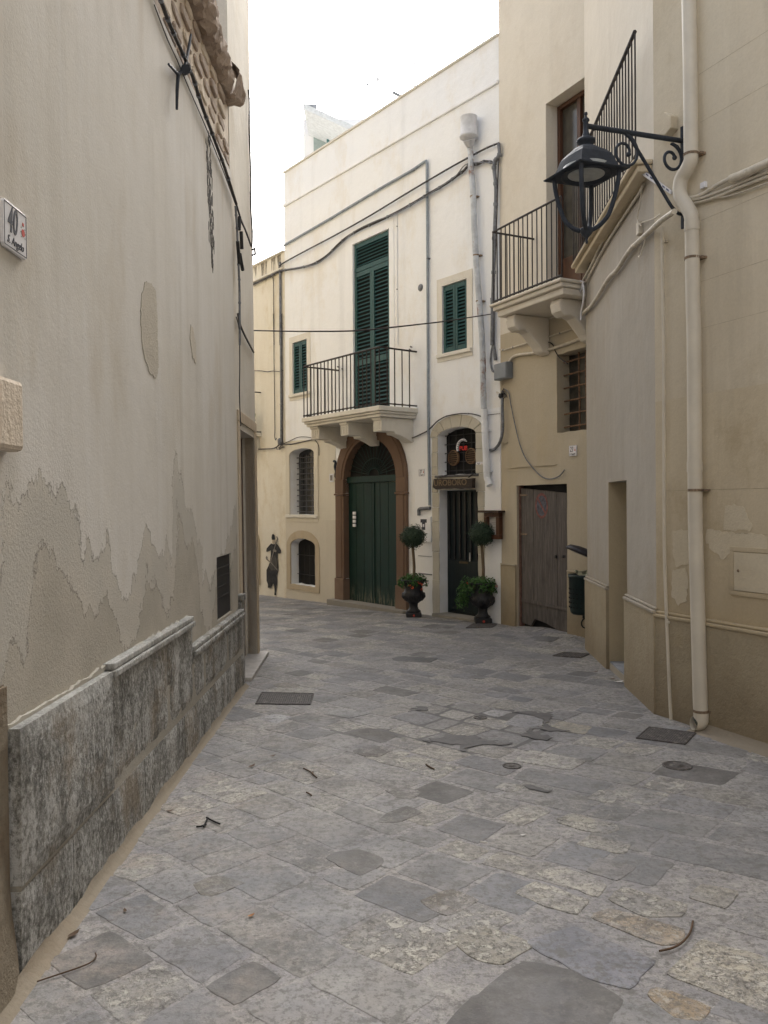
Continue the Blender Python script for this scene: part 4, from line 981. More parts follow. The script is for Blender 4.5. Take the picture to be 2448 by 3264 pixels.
def leaves(mb, c, n, rad, size, rng, squash=1, shell=.5, droop=0):
    for _ in range(n):
        while True:
            v = Vector((rng.uniform(-1,1), rng.uniform(-1,1), rng.uniform(-1,1)))
            if shell < v.length < 1: break
        v *= 1+.22*mnoise.noise(v*3+Vector(c))
        p = Vector(c)+Vector((v.x*rad, v.y*rad, v.z*rad*squash)); nr = (v.normalized()+Vector((rng.uniform(-.8,.8),rng.uniform(-.8,.8),rng.uniform(-.5,.9)))).normalized()
        a = nr.orthogonal().normalized(); a = Matrix.Rotation(rng.uniform(0,6.28), 3, nr) @ a; b = nr.cross(a); s_ = size*rng.uniform(.6,1.3)
        mb.add([p-a*s_*.9, p-b*s_*.45+nr*s_*.1, p+a*s_, p+b*s_*.45+nr*s_*.1], [(0,1,2,3)])
t = thing('potted_plant', 'small green plant in a dark pot on the far left balcony', 'potted plant', WB.P(a0+.12, zb, .2))
m = MB(); m.lathe(WB.P(a0+.12, zb+.002, .2), [(.06,0),(.08,.2),(.085,.21),(.06,.21)], 12); m.build('pot', MURN, t)
m = MB(); leaves(m, WB.P(a0+.12, zb+.32, .2), 90, .13, .04, random.Random(2), 1.1, 0); m.build('foliage', MLEAF2, t, norm=False)

# --- stencil figure of a cello player (flat paint on the wall)
t = thing('wall_stencil', 'black stencil painting of a cellist in a long coat on the cream wall', 'graffiti', WB.pt('c4',370,1200,.015))
def flat(parent, name, pts, mat, o, c='c4', W=WB):
    m = MB(); W.slab(m, [W.q(c,x,y,.015) for x,y in pts], .0145, o); return m.build(name, mat, parent)
flat(t,'coat',[(348,548),(378,560),(400,556),(430,555),(452,590),(478,640),(475,680),(445,680),(432,665),(434,760),(444,860),(438,930),(425,970),(428,1060),(420,1140),(410,1200),(418,1232),(392,1230),(396,1180),(384,1080),(372,1080),(362,1110),(352,1135),(305,1135),(308,1090),(290,1040),(288,900),(312,850),(335,790),(345,700),(345,640),(300,660),(285,655),(290,615)], MINKS, .0165)
flat(t,'hair',[(355,470),(362,430),(378,422),(394,440),(400,480),(396,500),(360,500)], MINKS, .0165)
flat(t,'face',[(362,500),(394,500),(392,540),(378,556),(364,535)], plaster('stencil_skin',(.50,.44,.35),(.52,.46,.38),.001,.1,seed=30), .0162)
flat(t,'cello_neck',[(338,800),(395,590),(412,520),(428,490),(420,462),(426,448),(434,470),(444,490),(424,530),(404,600),(346,805)], MINKL, .0175)
flat(t,'cello_body',[(350,790),(395,700),(425,760),(432,850),(405,900),(355,905),(318,860)], simple('stencil_mid',(.075,.07,.065),.9,.3,9), .0172)
flat(t,'hand',[(372,640),(392,618),(420,640),(418,662),(385,658)], MINKL, .0182)
flat(t,'bow',[(278,735),(288,712),(300,735),(296,752),(360,805),(445,905),(438,912),(352,812),(288,762)], MINKL, .0186)

# --- pipes, conduits, cables on the white house
def rpipe(name, label, W, crop, pts, r, mat, off, clamps=(), mat2=MRUST, seg=12, curve=4, cat='drainpipe', flare=1.35):
    P = [W.pt(crop if len(p) == 2 else p[2], p[0], p[1], off) for p in pts]
    t = thing(name, label, cat, P[-1]); m = MB(); C = catmull(P, curve) if curve else P; m.tube(C, r, seg); m.build('pipe', mat, t)
    for c_ in clamps:
        cx, cy = c_[0], c_[1]; cc = c_[2] if len(c_) > 2 else crop; a = W.pt(cc, cx, cy, off); m = MB(); m.tube([a-up*.009, a+up*.009], r*1.06, seg); W_a, W_z = W.q(cc, cx, cy, off)
        W.box(m, W_a-r*1.25, W_a+r*1.25, W_z-.008, W_z+.008, 0, off*.6); m.build('clamp', mat2, t)
    return t
t = rpipe('drainpipe','old grey drainpipe with rusty streaks and a round hopper on the white house',WB,'c1',[(1372,810),(1383,900),(1387,1000),(1398,1150),(1405,1350),(1420,1600),(1440,1850),(1452,2028),(628,60,'c5'),(632,140,'c5')],.040,MZINC,.07,[(1397,1155),(1415,1500),(1432,1770)])
m = MB(); p = WB.pt('c1',1372,745,.13); m.lathe(p, [(.05,-.17),(.125,-.145),(.125,-.12),(.112,-.11),(.110,.11),(.115,.12),(.115,.13),(.10,.13),(.10,.05),(0,.05)], 22); m.tube([p-up*.16, WB.pt('c1',1380,860,.08)], [.09,.055], 12); m.build('hopper', simple('hopper_grey',(.62,.63,.66),.6,.12,10,.001), t)
rpipe('drainpipe','white painted lower section of the downpipe right of the pub, ending in an elbow',WB,'c5',[(632,142),(640,330),(648,520),(655,690),(662,725),(682,772)],.045,MWPIPE,.065,[(640,320),(655,660)],MWPIPE)
rpipe('conduit','long grey-blue conduit crossing the upper white facade and dropping beside the pub',WB,'c1',[(285,1442),(560,1283),(850,1108),(1040,1000),(1112,950),(1122,945),(1126,960),(1126,1000),(1128,1300),(1130,1700),(1132,2028),(168,120,'c5'),(170,300,'c5'),(175,600,'c5'),(180,940,'c5')],.020,MCOND,.03,[(560,1283),(1040,1000),(1127,1130),(1130,1520)],MGREYC,8,0,'conduit')
rpipe('conduit','short grey elbow pipe above the white meter box',WB,'c5',[(184,962),(120,965),(95,970),(90,985),(92,1022)],.024,MGREYC,.03,(),MGREYC,8,3,'conduit')
cable('cable','taut dark cable running high across the white facade','cable',WB,'c1',[(1550,840),(1480,868),(1390,915),(1240,998),(1000,1140),(800,1262),(600,1375),(420,1470),(300,1535),(258,1562)],.012,MDKC,.05,4,clips=14)
cable('cable','thick drooping cable bundle across the white facade above the tall shutters','cable',WB,'c1',[(1530,965),(1500,952),(1460,950),(1420,965),(1370,975),(1340,1005),(1290,1042),(1220,1090),(1130,1142),(1050,1190),(950,1246),(840,1300),(740,1345),(660,1390),(600,1440),(540,1500),(460,1550),(380,1573),(270,1592),(200,1625),(98,1675)],.018,MDKC,.04,4,clips=18)
cable('cable','second thinner cable twisted beside the bundle on the white facade','cable',WB,'c1',[(1525,958),(1430,955),(1350,970),(1295,1035),(1230,1080),(1150,1136),(1040,1200),(940,1256),(820,1300),(700,1360),(640,1415),(530,1515),(450,1560),(280,1585)],.008,MGREYC,.065,4)
cable('cable','thick grey cable descending the corner of the white house to the grey box','cable',WB,'c1',[(1548,845),(1552,910),(1530,940),(1520,985),(1530,1080),(1530,1200),(1522,1400),(1518,1600),(1512,1800),(1508,2028)],.024,MGREYC,.05,4,clips=8)
cable('cable','pair of thin cables beside the thick one on the white house corner','cable',WB,'c1',[(1552,905),(1545,1000),(1540,1150),(1535,1300),(1528,1500),(1520,1750),(1516,2028)],.009,MDKC,.04,4)
cable('cable','thin grey conduit from the cable bundle down beside the tall shutters','cable',WB,'c1',[(952,1250),(950,1330),(950,1700),(955,2028)],.008,MWPAINT,.012,0,clips=3)
rpipe('conduit','grey conduit pair down the left end of the white house',WB,'c1',[(262,1540),(264,1700),(266,2028),(318,100,'c2'),(320,400,'c2'),(322,800,'c2'),(322,1130,'c2')],.022,MGREYC,.03,[(264,1600),(266,1900),(320,500,'c2'),(320,800,'c2')],MGREYC,8,0,'conduit')
cable('cable','thin wire beside the conduit at the left end of the white house','cable',WB,'c2',[(328,0),(330,500),(334,900),(336,1140)],.008,MDKC,.03,0)
cable('cable','knotted wire running down the lower cream house','cable',WB,'c1',[(205,1630),(222,1640),(225,1800),(228,2028)],.007,MDKC,.02,3,clips=10)
cable('cable','knotted wire continuing down to a hook on the lower cream house','cable',WB,'c2',[(252,0),(256,200),(258,400),(262,700),(266,1000),(264,1080),(272,1112),(280,1095)],.007,MDKC,.02,3,clips=16)
cable('cable','horizontal wire between the far left balcony and the conduit','cable',WB,'c2',[(78,502),(150,504),(200,512),(250,505),(315,512)],.007,MDKC,.03,3,clips=4)
cable('cable','sagging dark cable above the barred window of the white house','cable',WB,'c2',[(95,1195),(180,1192),(260,1185),(320,1150),(400,1150),(460,1140),(600,1110),(700,1097),(760,1120),(820,1180),(870,1165),(940,1090),(975,1065)],.010,MDKC,.03,4,clips=5)
cable('cable','thin looped wire above the barred window','cable',WB,'c2',[(330,1150),(400,1120),(460,1092),(520,1085),(600,1100),(650,1160),(655,1250)],.006,MDKC,.02,4)
t = thing('cable_box', 'small grey junction knot where the conduits meet above the barred window', 'cable box', WB.pt('c2',315,1140,.03)); m = MB()
p = WB.pt('c2',315,1130,.03); m.lathe(p-up*.06, [(.02,0),(.05,.02),(.055,.1),(.03,.13)], 10); m.build('joint', MGREYC, t)
m = MB(); rr = random.Random(4)
for k in range(5): m.tube([p+WB.d*rr.uniform(-.05,.05), p+WB.d*rr.uniform(-.15,.15)-up*rr.uniform(.05,.15)+WB.nn*.03, p+WB.d*rr.uniform(-.2,.1)-up*.1], .006, 5, curve=4)
m.build('loose_wire', MDKC, t)
cable('cable','thin black cable draped over the pub arch','cable',WB,'c5',[(0,388),(50,375),(100,352),(160,322),(200,285),(250,237),(320,200),(420,180),(500,178),(560,186),(620,205)],.009,MDKC,.03,4,clips=4)
cable('cable','thin wire from the downpipe across to the ochre house','cable',WB,'c5',[(620,205),(665,190),(720,182),(765,178)],.005,MDKC,.03,4)
# street-crossing wire
a_ = L2.P(L2.len-.02, 0, .02); r_ = ray(*q('c1',105,1942)); pA = EYE+r_*(8.7/r_.y); r2_ = ray(*q('c1',1500,1846)); pB = EYE+r2_*(9.95/r2_.y)
t = thing('overhead_wire', 'dark double wire spanning the lane between the left corner and the ochre balcony', 'wire', pA)
for o_ in (0, .02):
    pts = []
    for x,y in ((105,1942),(280,1946),(450,1948),(700,1945),(900,1927),(1220,1890),(1400,1862),(1500,1846)):
        f = (x-105)/1395; rr_ = ray(*q('c1',x,y-o_*160*(1-abs(2*f-1)))); pts.append(EYE+rr_*((8.7+(9.95-8.7)*f)/rr_.y))
    m = MB(); m.tube(pts, .0065, 6, curve=4); m.build('strand', MDKC, t)

# --- urns and topiary
def urn(px, py, rim_r, label, glabel, tlabel, seed, spill=0, pz=None):
    x, y = gpt('p', px, py, 0); z = gz(x, y); h = 0.52; rng = random.Random(seed)
    t = thing('urn_planter', label, 'planter', (x,y,z), 'urn planters at the pub door')
    m = MB(); b = rim_r*.62; m.box(x-b, x+b, y-b, y+b, z+.0, z+.065); m.build('square_base', MURN, t, bevel=.01)
    R = rim_r; prof = [(R*.55,.066),(R*.58,.085),(R*.40,.11),(R*.33,.15),(R*.36,.19),(R*.55,.215),(R*.82,.25),(R*.94,.29),(R*.93,.33),(R*.78,.355),(R*.72,.40),(R*.76,.46),(R*.95,.50),(R*1.04,.515),(R*1.04,.53),(R*.93,.53),(R*.85,.50),(R*.80,.47)]
    m = MB(); m.lathe((x,y,z), prof, 28); m.build('bowl', MURN, t)
    m = MB()
    for k in range(28):
        an = 2*math.pi*k/28; m.tube([(x+R*.70*math.cos(an), y+R*.70*math.sin(an), z+.235),(x+R*.93*math.cos(an), y+R*.93*math.sin(an), z+.285),(x+R*.88*math.cos(an), y+R*.88*math.sin(an), z+.34)], .009, 5)
    m.build('gadrooning', MURN, t)
    m = MB(); m.lathe((x,y,z+.47), [(R*.79,0),(R*.79,.012)], 20); m.build('soil', MSOIL, t)
    m = MB(); m.lathe((x+.0,y-b-.001,z+.03), [(.016,0),(.016,.002)], 8, False, (0,-1,0)); m.build('red_sticker', MRED, t)
    tt = thing('topiary_tree', tlabel, 'topiary', (x,y,z+.48), 'topiary balls in urns')
    zc_ = z+pz; m = MB(); m.tube([(x,y,z+.47),(x+.012,y,z+.7),(x-.01,y,zc_-.1),(x,y,zc_)], [.024,.021,.02,.017], 8, curve=3); m.build('stem', MTRUNK, tt)
    m = MB(); leaves(m, (x,y,zc_), 3200, .172, .013, rng, .90, .78); leaves(m, (x,y,zc_), 300, .155, .016, rng, .9, .2); leaves(m, (x,y,zc_), 420, .20, .013, rng, .92, .86); bl_ = m.build('ball', MLEAF, tt, norm=False); m = MB(); m.lathe((x,y,zc_), [(.135*math.cos(a_), .12*math.sin(a_)) for a_ in [-1.5+.3*i_ for i_ in range(11)]], 14); m.build('leaf_core', MLEAF, bl_)  # solid core added inside the ball so it looks denser and darker
    f = thing('flowering_plant', glabel, 'plant', (x,y,z+.48))
    m = MB(); leaves(m, (x,y,z+.53), 620, R*1.12, .024, rng, .42, .15)
    for k in range(9):
        an = rng.uniform(0,6.28); leaves(m, (x+R*1.0*math.cos(an), y+R*1.0*math.sin(an), z+.50-rng.uniform(0,.06)), 40, .055, .02, rng, 1, 0)
    if spill:
        for k in range(9): leaves(m, (x-R*1.1-.03*rng.random()-.01*k, y+.02, z+.53-.035*k), 75, .10, .02, rng, .9, 0)
    m.build('foliage', MLEAF2, f, norm=False)
    m = MB()
    for k in range(10 if not spill else 3):
        an = rng.uniform(0,6.28); leaves(m, (x+R*1.15*math.cos(an), y+R*1.15*math.sin(an)-.02, z+.47+rng.uniform(-.08,.08)), 8, .022, .014, rng, 1, 0)
    m.build('blossom', MPETAL, f, norm=False)
urn(*q('c5',48,1845), .175, 'black urn planter in front of the right jamb of the brown portal', 'trailing green plant with orange blossoms in the urn by the portal', 'clipped box ball on a stem in front of the portal jamb', 11, 0, 1.13)
urn(*q('c5',622,1908), .175, 'black urn planter standing right of the pub doorway on an iron cover', 'dense green plant spilling leftwards from the urn at the pub door', 'clipped box ball on a stem right of the pub doorway', 12, 1, 1.17)

# ================================================================== OCHRE HOUSE
yh = thing('house', 'ochre house with balcony, barred window and old wooden door beside the grey corner', 'house', YB.P(1,0))
Y = YB.q
DO = srt((Y('c5',905,1200)[0], Y('c5',1322,1200)[0])); DOz = .5*(Y('c5',905,772)[1]+Y('c5',1308,760)[1])
BWn = srt((Y('r2',622,900)[0], 1.9)); BWz = (Y('r2',740,1175)[1], Y('r2',740,470)[1])
FD = srt((Y('r1',352,900)[0], 1.93)); FDz = (3.93, Y('r1',352,612)[1])
print('YB', DO, DOz, BWn, BWz, FD, FDz, YB.len)
gD = gw(DO[0], YB)
zgap = Y('c5',1300,815)[1]
mb = MB(); YB.mesh(mb, rect(0, YB.len, -.4, 3.75), [(rag(rect(DO[0],DO[1],gD-.02,DOz),.2,.004,1),.10),(rag(rect(BWn[0],BWn[1],*BWz),.1,.007,2),.20)], 4.0); mb.build('wall', MYEL, yh)
mb = MB(); YB.mesh(mb, rect(0, YB.len, 3.75, 11.5), [(rect(FD[0],FD[1],FDz[0],FDz[1]),.24)], 4.0); mb.build('upper_wall', MUP, yh)
zp = Y('c5',785,1418)[1]
for a0,a1 in ((.004,DO[0]-.015),(DO[1]+.015,YB.len)):
    m = MB(); YB.slab(m, rag(rect(a0,a1,-.2,zp-.02),.12,.003,int(a0*9)), 0, .022); m.build('plinth', MYELP, yh, bevel=.006)
    m = MB(); YB.box(m, a0, a1, zp-.018, zp, 0, .03); m.build('plinth_band', MYEL, yh, bevel=.006)
# wooden door, sagging
dr = MB(); zt0 = DOz-.015
lx0, lx1 = DO[0]+.02, DO[1]-.02
pl = [(0,.27),(.27,.5),(.5,.76),(.76,1)]
zb_ = gD+.03
dd = MB(); YB.box(dd, DO[0]+.001, DO[1]-.001, gD-.02, DOz-.001, -.099, -.09); dd.build('dark_doorway', MDARK, yh)
fr = MB(); YB.box(fr, DO[0]+.001, DO[0]+.03, gD-.02, DOz, -.09, -.03); YB.box(fr, DO[1]-.02, DO[1]-.001, gD-.02, DOz, -.09, -.04); fr.build('door_frame', simple('reddish_old_frame',(.16,.09,.07),.8,.3,20), yh)
mid = Y('c5',1000,1745)[1]
door = MB(); sag = lambda f: zt0-.02-f*(DOz-zgap-.0)
YB.slab(door, [(lx0+.02,mid-.005),(lx1,mid-.03),(lx1,mid+.01),(lx0+.02,mid+.035)], -.040, -.034); door = door.build('wooden_door', MOLDW, yh)
for i,(f0,f1) in enumerate(pl):
    a0 = lx0+.015+(lx1-lx0-.015)*f0+.002; a1 = lx0+.015+(lx1-lx0-.015)*f1-.002; m = MB()
    YB.slab(m, rag([(a0,mid+.0),(a1,mid+.0),(a1,sag(f1)),(a0,sag(f0))],.25,.003,i), -.075, -.042-.003*(i%2)); m.build('plank', MOLDW, door, bevel=.002)
m = MB(); lowp = [(lx0+.015,mid-.004),(lx1,mid-.004),(lx1+.01,gD-.0),(lx1-.12,gD+.02),(lx1-.28,gD+.06),(lx1-.45,gD+.10),(lx0+.28,gD+.12),(lx0+.20,gD+.03),(lx0+.02,gD+.05)]
YB.slab(m, rag(lowp,.1,.004,9), -.075, -.045); m.build('lower_board', MOLDL, door, bevel=.003)
# faded no-parking roundel painted on the door
m = MB(); a, z = Y('c5',1108,942,-.04); rr_ = .125; m2 = MB()
m.lathe(YB.P(a,z,-.0415), [(rr_*.80,0),(rr_,0),(rr_,.0015),(rr_*.80,.0015)], 28, False, YB.nn)
ringm = MB(); n = 28
for k in range(n):
    t0, t1 = 2*math.pi*k/n, 2*math.pi*(k+1)/n; YB.slab(ringm, [(a+rr_*.8*math.cos(t0),z+rr_*1.25*.8*math.sin(t0)),(a+rr_*math.cos(t0),z+rr_*1.25*math.sin(t0)),(a+rr_*math.cos(t1),z+rr_*1.25*math.sin(t1)),(a+rr_*.8*math.cos(t1),z+rr_*1.25*.8*math.sin(t1))], -.0418, -.0408)
YB.slab(ringm, [(a-rr_*.5,z+rr_*.78),(a-rr_*.62,z+rr_*.6),(a+rr_*.5,z-rr_*.78),(a+rr_*.62,z-rr_*.6)], -.0405, -.0398)
ringm.build('faded_red_ring', simple('faded_red',(.20,.085,.075),.9,.35,25), door)
disc = MB(); YB.slab(disc, [(a+rr_*.79*math.cos(2*math.pi*k/24), z+rr_*1.25*.79*math.sin(2*math.pi*k/24)) for k in range(24)], -.0418, -.0408); disc.build('faded_blue_disc', simple('faded_blue',(.10,.10,.12),.9,.35,25), door)
m = MB(); p = YB.pt('c5',1228,1365,-.03); m.lathe(p, [(.0,0),(.022,0),(.018,.015),(0,.015)], 10, True, YB.nn); p = YB.pt('c5',1292,1362,-.03); m.lathe(p, [(.0,0),(.018,0),(.018,.012),(0,.012)], 10, True, YB.nn); m.build('lock', MBLACK, door)
for y_ in (855, 1175):
    m = MB(); a0,z0 = Y('c5',915,y_,-.04); a1,_ = Y('c5',990,y_,-.04); YB.slab(m, [(min(a0,a1),z0-.015),(max(a0,a1),z0-.008),(max(a0,a1),z0+.008),(min(a0,a1),z0+.015)], -.04, -.034); m.build('strap_hinge', MRUST, door)
# barred window
MRB = simple('rusty_bars',(.17,.10,.06),.85,.4,40,.003)
pane(YB, rect(BWn[0]+.002,BWn[1],BWz[0]+.002,BWz[1]-.002), -.185, simple('grimy_glass',(.045,.042,.035),.35,.5,6), yh)
m = MB()
for f in (.30,.56,.82):
    a = BWn[0]+(BWn[1]-BWn[0])*f*.62+.12; m.tube([YB.P(a+.006*math.sin(k), BWz[0]+(BWz[1]-BWz[0])*k/6, -.12) for k in range(7)], .011, 6)
for k in range(6):
    z = BWz[0]+(BWz[1]-BWz[0])*(k+.45)/6; m.tube([YB.P(BWn[0]-.01,z,-.11), YB.P(BWn[0]+.3,z+.006,-.105), YB.P(BWn[1],z,-.11)], .010, 6)
m.build('grille', MRB, yh)
# french window
fr = MB(); o0 = -.22
YB.box(fr, FD[0]+.01, FD[0]+.06, FDz[0], FDz[1]-.01, o0, o0+.06); YB.box(fr, FD[0]+.062, FD[1], FDz[1]-.06, FDz[1]-.01, o0, o0+.06); YB.box(fr, FD[0]+.36, FD[0]+.42, FDz[0], FDz[1]-.062, o0, o0+.05)
YB.box(fr, FD[0]+.062, FD[0]+.358, FDz[0], FDz[0]+.55, o0, o0+.045); YB.box(fr, FD[0]+.422, FD[1], FDz[0], FDz[0]+.55, o0, o0+.045)
fw = fr.build('french_window', MBRW, yh, bevel=.004)
m = MB(); YB.box(m, FD[0]+.06, FD[1], FDz[0]+.55, FDz[1]-.06, o0, o0+.012); m.build('window_pane', simple('reflecting_glass',(.06,.055,.045),.15,.3,3,.0003,spec=.6), fw)
plaque(YB, [q('c5',1343,445), q('c5',1406,528), q('c5',1345,530), q('c5',1404,443)], '23', 'small enamel number 23 plaque above the old wooden door', False)
# balcony on the ochre house
ya0, ya1, yz_, yp = .727, 2.03, 3.93, .61
m = MB(); YB.box(m, ya0-.03, ya1, yz_-.035, yz_, 0, yp+.03); YB.box(m, ya0, ya1-.02, yz_-.085, yz_-.037, 0, yp); YB.box(m, ya0+.04, ya1-.04, yz_-.16, yz_-.087, 0, yp-.04); m.build('balcony_slab', MUP, yh, bevel=.012)
def scroll(a0, a1):
    pr = [(0,0),(.50,0),(.52,-.06),(.50,-.14),(.44,-.19),(.36,-.18),(.30,-.20),(.22,-.28),(.14,-.36),(.10,-.42),(0,-.44)]
    m = MB(); m.prism([YB.P(a0, yz_-.162+z, o_) for o_, z in pr], YB.d*(a1-a0)); m.build('corbel', MUP, yh, bevel=.02)
scroll(ya0+.12, ya0+.30); scroll(ya1-.34, ya1-.16)
rh2 = .86; F0 = YB.P(ya0, yz_, yp-.01); F1 = YB.P(ya1-.02, yz_, yp-.01); B0 = YB.P(ya0, yz_, 0)
m = MB(); m.tube([B0+up*rh2, F0+up*rh2, F1+up*rh2], .012, 6, smooth=False); rl = m.build('railing', MIRON, yh)
m = MB(); m.tube([B0+up*.03, F0+up*.03, F1+up*.03], .012, 6, smooth=False); m.build('lower_rail', MIRON, rl); bar = MB(); bar.tube([(0,0,0),(0,0,rh2)], .007, 6); bme = bar.mesh('baluster', MIRON)
for k in range(16): inst('baluster', bme, Matrix.Translation(F0.lerp(F1, k/15)), rl)
for k in range(1,6): inst('baluster', bme, Matrix.Translation(B0.lerp(F0, k/6)), rl)
# box and cables on the ochre house
t = thing('junction_box', 'grey electrical junction box at the joint of the white and ochre houses', 'junction box', YB.pt('r2',125,640,.05))
a0,z0 = YB.q('r2',68,728,.10); a1,z1 = YB.q('r2',165,560,.10); m = MB(); YB.box(m, a0, a1+.03, z0, z1, .0, .10); m.build('box_body', MBOX, t, bevel=.006); m = MB(); YB.box(m, a0+.01, a1+.02, z0+.01, z1-.01, .1005, .108); m.build('lid', MBOX, t, bevel=.004)
cable('cable','twisted grey cables feeding the junction box from above','cable',YB,'r2',[(50,0),(55,150),(60,300),(62,400),(70,460),(82,545)],.022,MGREYC,.04,4)
cable('cable','grey cable bowing left around the junction box','cable',YB,'r2',[(62,400),(45,470),(38,560),(50,630),(66,650)],.014,MGREYC,.05,4)
cable('cable','short white wire tail below the junction box','cable',YB,'r2',[(125,735),(128,800),(130,850)],.010,MWC,.03,3)
t = thing('wire_tangle', 'tangle of loose wires and connectors below the junction box', 'wires', YB.pt('r2',130,860,.05)); rr = random.Random(6); p = YB.pt('r2',130,850,.05)
for k in range(9):
    m = MB(); a = Vector((rr.uniform(-.12,.12), rr.uniform(-.04,.02), rr.uniform(-.08,.08))); m.tube([p, p+a, p+a*.6+Vector((rr.uniform(-.08,.08),-.02,rr.uniform(-.08,.03)))], .005, 5, curve=4); m.build('loose_wire', [MDKC,MGREYC,MWC][k%3], t)
m = MB(); m.lathe(p-up*.05, [(.02,0),(.035,.02),(.03,.06)], 8); m.build('connector', MBLACK, t)
cable('cable','grey flexible hose curving from the wire tangle to the white downpipe','cable',YB,'r2',[(140,880),(143,1000),(146,1120),(140,1200),(120,1270),(90,1315),(60,1338),(35,1340)],.020,MGREYC,.05,5)
cable('cable','long thin cable drooping in a loop over the old wooden door','cable',YB,'r2',[(150,800),(195,830),(215,930),(245,1080),(290,1270),(335,1390),(380,1460),(430,1520),(490,1575),(560,1595),(640,1570),(690,1515)],.007,MGREYC,.02,5)
cable('cable','cream cable rising rightwards under the ochre balcony','cable',YB,'r2',[(120,450),(150,460),(200,445),(330,405),(450,370),(560,338),(700,292),(860,240)],.009,MWC,.02,3,clips=5)
rpipe('conduit','cream painted conduit above the barred window',YB,'r2',[(190,622),(192,590),(215,540),(245,515),(290,500),(420,485),(600,440),(740,392),(870,340)],.018,MWC,.025,(),MWC,8,3,'conduit')
cable('cable','loose brown wire hanging into the barred window','cable',YB,'r2',[(420,440),(470,400),(540,388),(585,410),(610,470),(650,530),(720,580)],.007,MDKC,.02,4)
m = MB(); YB.slab(m, [YB.q('r2',x,y) for x,y in ((205,1490),(620,1462),(620,1472),(205,1500))], .0, .012); m.build('plaster_ledge', MYEL, yh)
m = MB(); YB.slab(m, [YB.q('r2',x,y) for x,y in ((140,1270),(190,1268),(190,1280),(140,1282))], .0, .02); m.build('plaster_ledge', MYEL, yh)

# --- litter bin
bx_, by_ = gpt('c5',1440,2000,0); bp_ = YB.pt('c5',1415,1700,.22); bp_.z = 0
t = thing('litter_bin', 'dark green perforated litter bin with a tilted hood and scroll bracket behind the grey corner', 'litter bin', (bp_.x,bp_.y,gz(bp_.x,bp_.y)))
zb0 = 1.55-(q('c5',1400,1850)[1]-HY)/FP*bp_.y; zb1 = 1.55-(q('c5',1400,1520)[1]-HY)/FP*bp_.y; R = .165
bp_ = EYE + ray(*q('c5',1462,1700))*((bp_.y)/ray(*q('c5',1462,1700)).y); bp_.z = 0
m = MB(); m.lathe((bp_.x,bp_.y,0), [(R*.78,zb0),(R*.9,zb0+.02),(R*.93,zb0+.05),(R,zb1-.04),(R*1.04,zb1-.035),(R*1.04,zb1),(R*.96,zb1),(R*.9,zb1-.05),(0,zb1-.06)], 24); m.build('basket', MBIN, t)
m = MB()
for j in range(5):
    for k in range(22):
        an = 2*math.pi*k/22; m.lathe((bp_.x+R*.965*math.cos(an), bp_.y+R*.965*math.sin(an), zb0+.08+j*.05), [(.008,-.002),(.008,.006)], 6, False, (math.cos(an), math.sin(an), 0))
m.build('perforation', MDARK, t)
rr = random.Random(9); m = MB()
for k in range(10):
    c_ = Vector((bp_.x+rr.uniform(-.1,.1), bp_.y+rr.uniform(-.1,.05), zb1-.02+rr.uniform(0,.04))); v_ = [c_+Vector((rr.uniform(-.06,.06),rr.uniform(-.06,.06),rr.uniform(-.02,.05))) for _ in range(5)]; m.add(v_, [(0,1,2),(0,2,3),(0,3,4),(1,2,4)])
m.build('rubbish', simple('crumpled_rubbish',(.52,.52,.40),.6,.4,20,alt=(.12,.28,.26)), t)
hp = EYE+ray(*q('c5',1440,1330))*(bp_.y/ray(*q('c5',1440,1330)).y)
m = MB(); dx_ = Vector((.9,0,-.40)).normalized(); dyv = Vector((0,1,0)); nz_ = dx_.cross(dyv)
for (o_, s_) in ((0,1),):
    vs = []; NN = 20
    for j,(rf,hz_) in enumerate(((1,-.02),(1,.0),(.85,.035),(.45,.055),(.05,.06))):
        for k in range(NN):
            an = 2*math.pi*k/NN; vs.append(hp+dx_*(.22*rf*math.cos(an)+.04)+dyv*(.16*rf*math.sin(an))-nz_*hz_*(1 if nz_.z<0 else -1))
    m.add(vs, [(j*NN+k,j*NN+(k+1)%NN,(j+1)*NN+(k+1)%NN,(j+1)*NN+k) for j in range(4) for k in range(NN)]+[tuple(range(NN))], True)
m.build('hood', simple('hood_dark',(.03,.028,.035),.4,.2,10), t)
m = MB(); px_ = bp_.x+R+.05; m.tube([(px_,bp_.y,gz(bp_.x,bp_.y)),(px_,bp_.y,hp.z-.1)], .022, 10); m.tube([(px_,bp_.y,hp.z-.1),(hp.x+.1,hp.y,hp.z+.0)], .012, 8); m.tube([(px_,bp_.y,zb0+.1),(bp_.x+R*.9,bp_.y,zb0+.1)],.012,6); m.build('post', MBIN, t)
m = MB(); cS = EYE+ray(*q('c5',1482,1925))*(bp_.y/ray(*q('c5',1482,1925)).y); m.tube([cS+Vector((math.cos(a_*.55)*(.085-.0055*a_*.9),0,math.sin(a_*.55)*(.085-.0055*a_*.9))) for a_ in range(15)], .008, 6)
m.box(bp_.x-.02, bp_.x+.2, bp_.y-.02, bp_.y+.02, zb0-.045, zb0-.002); m.build('scroll_bracket', MBIN, t)

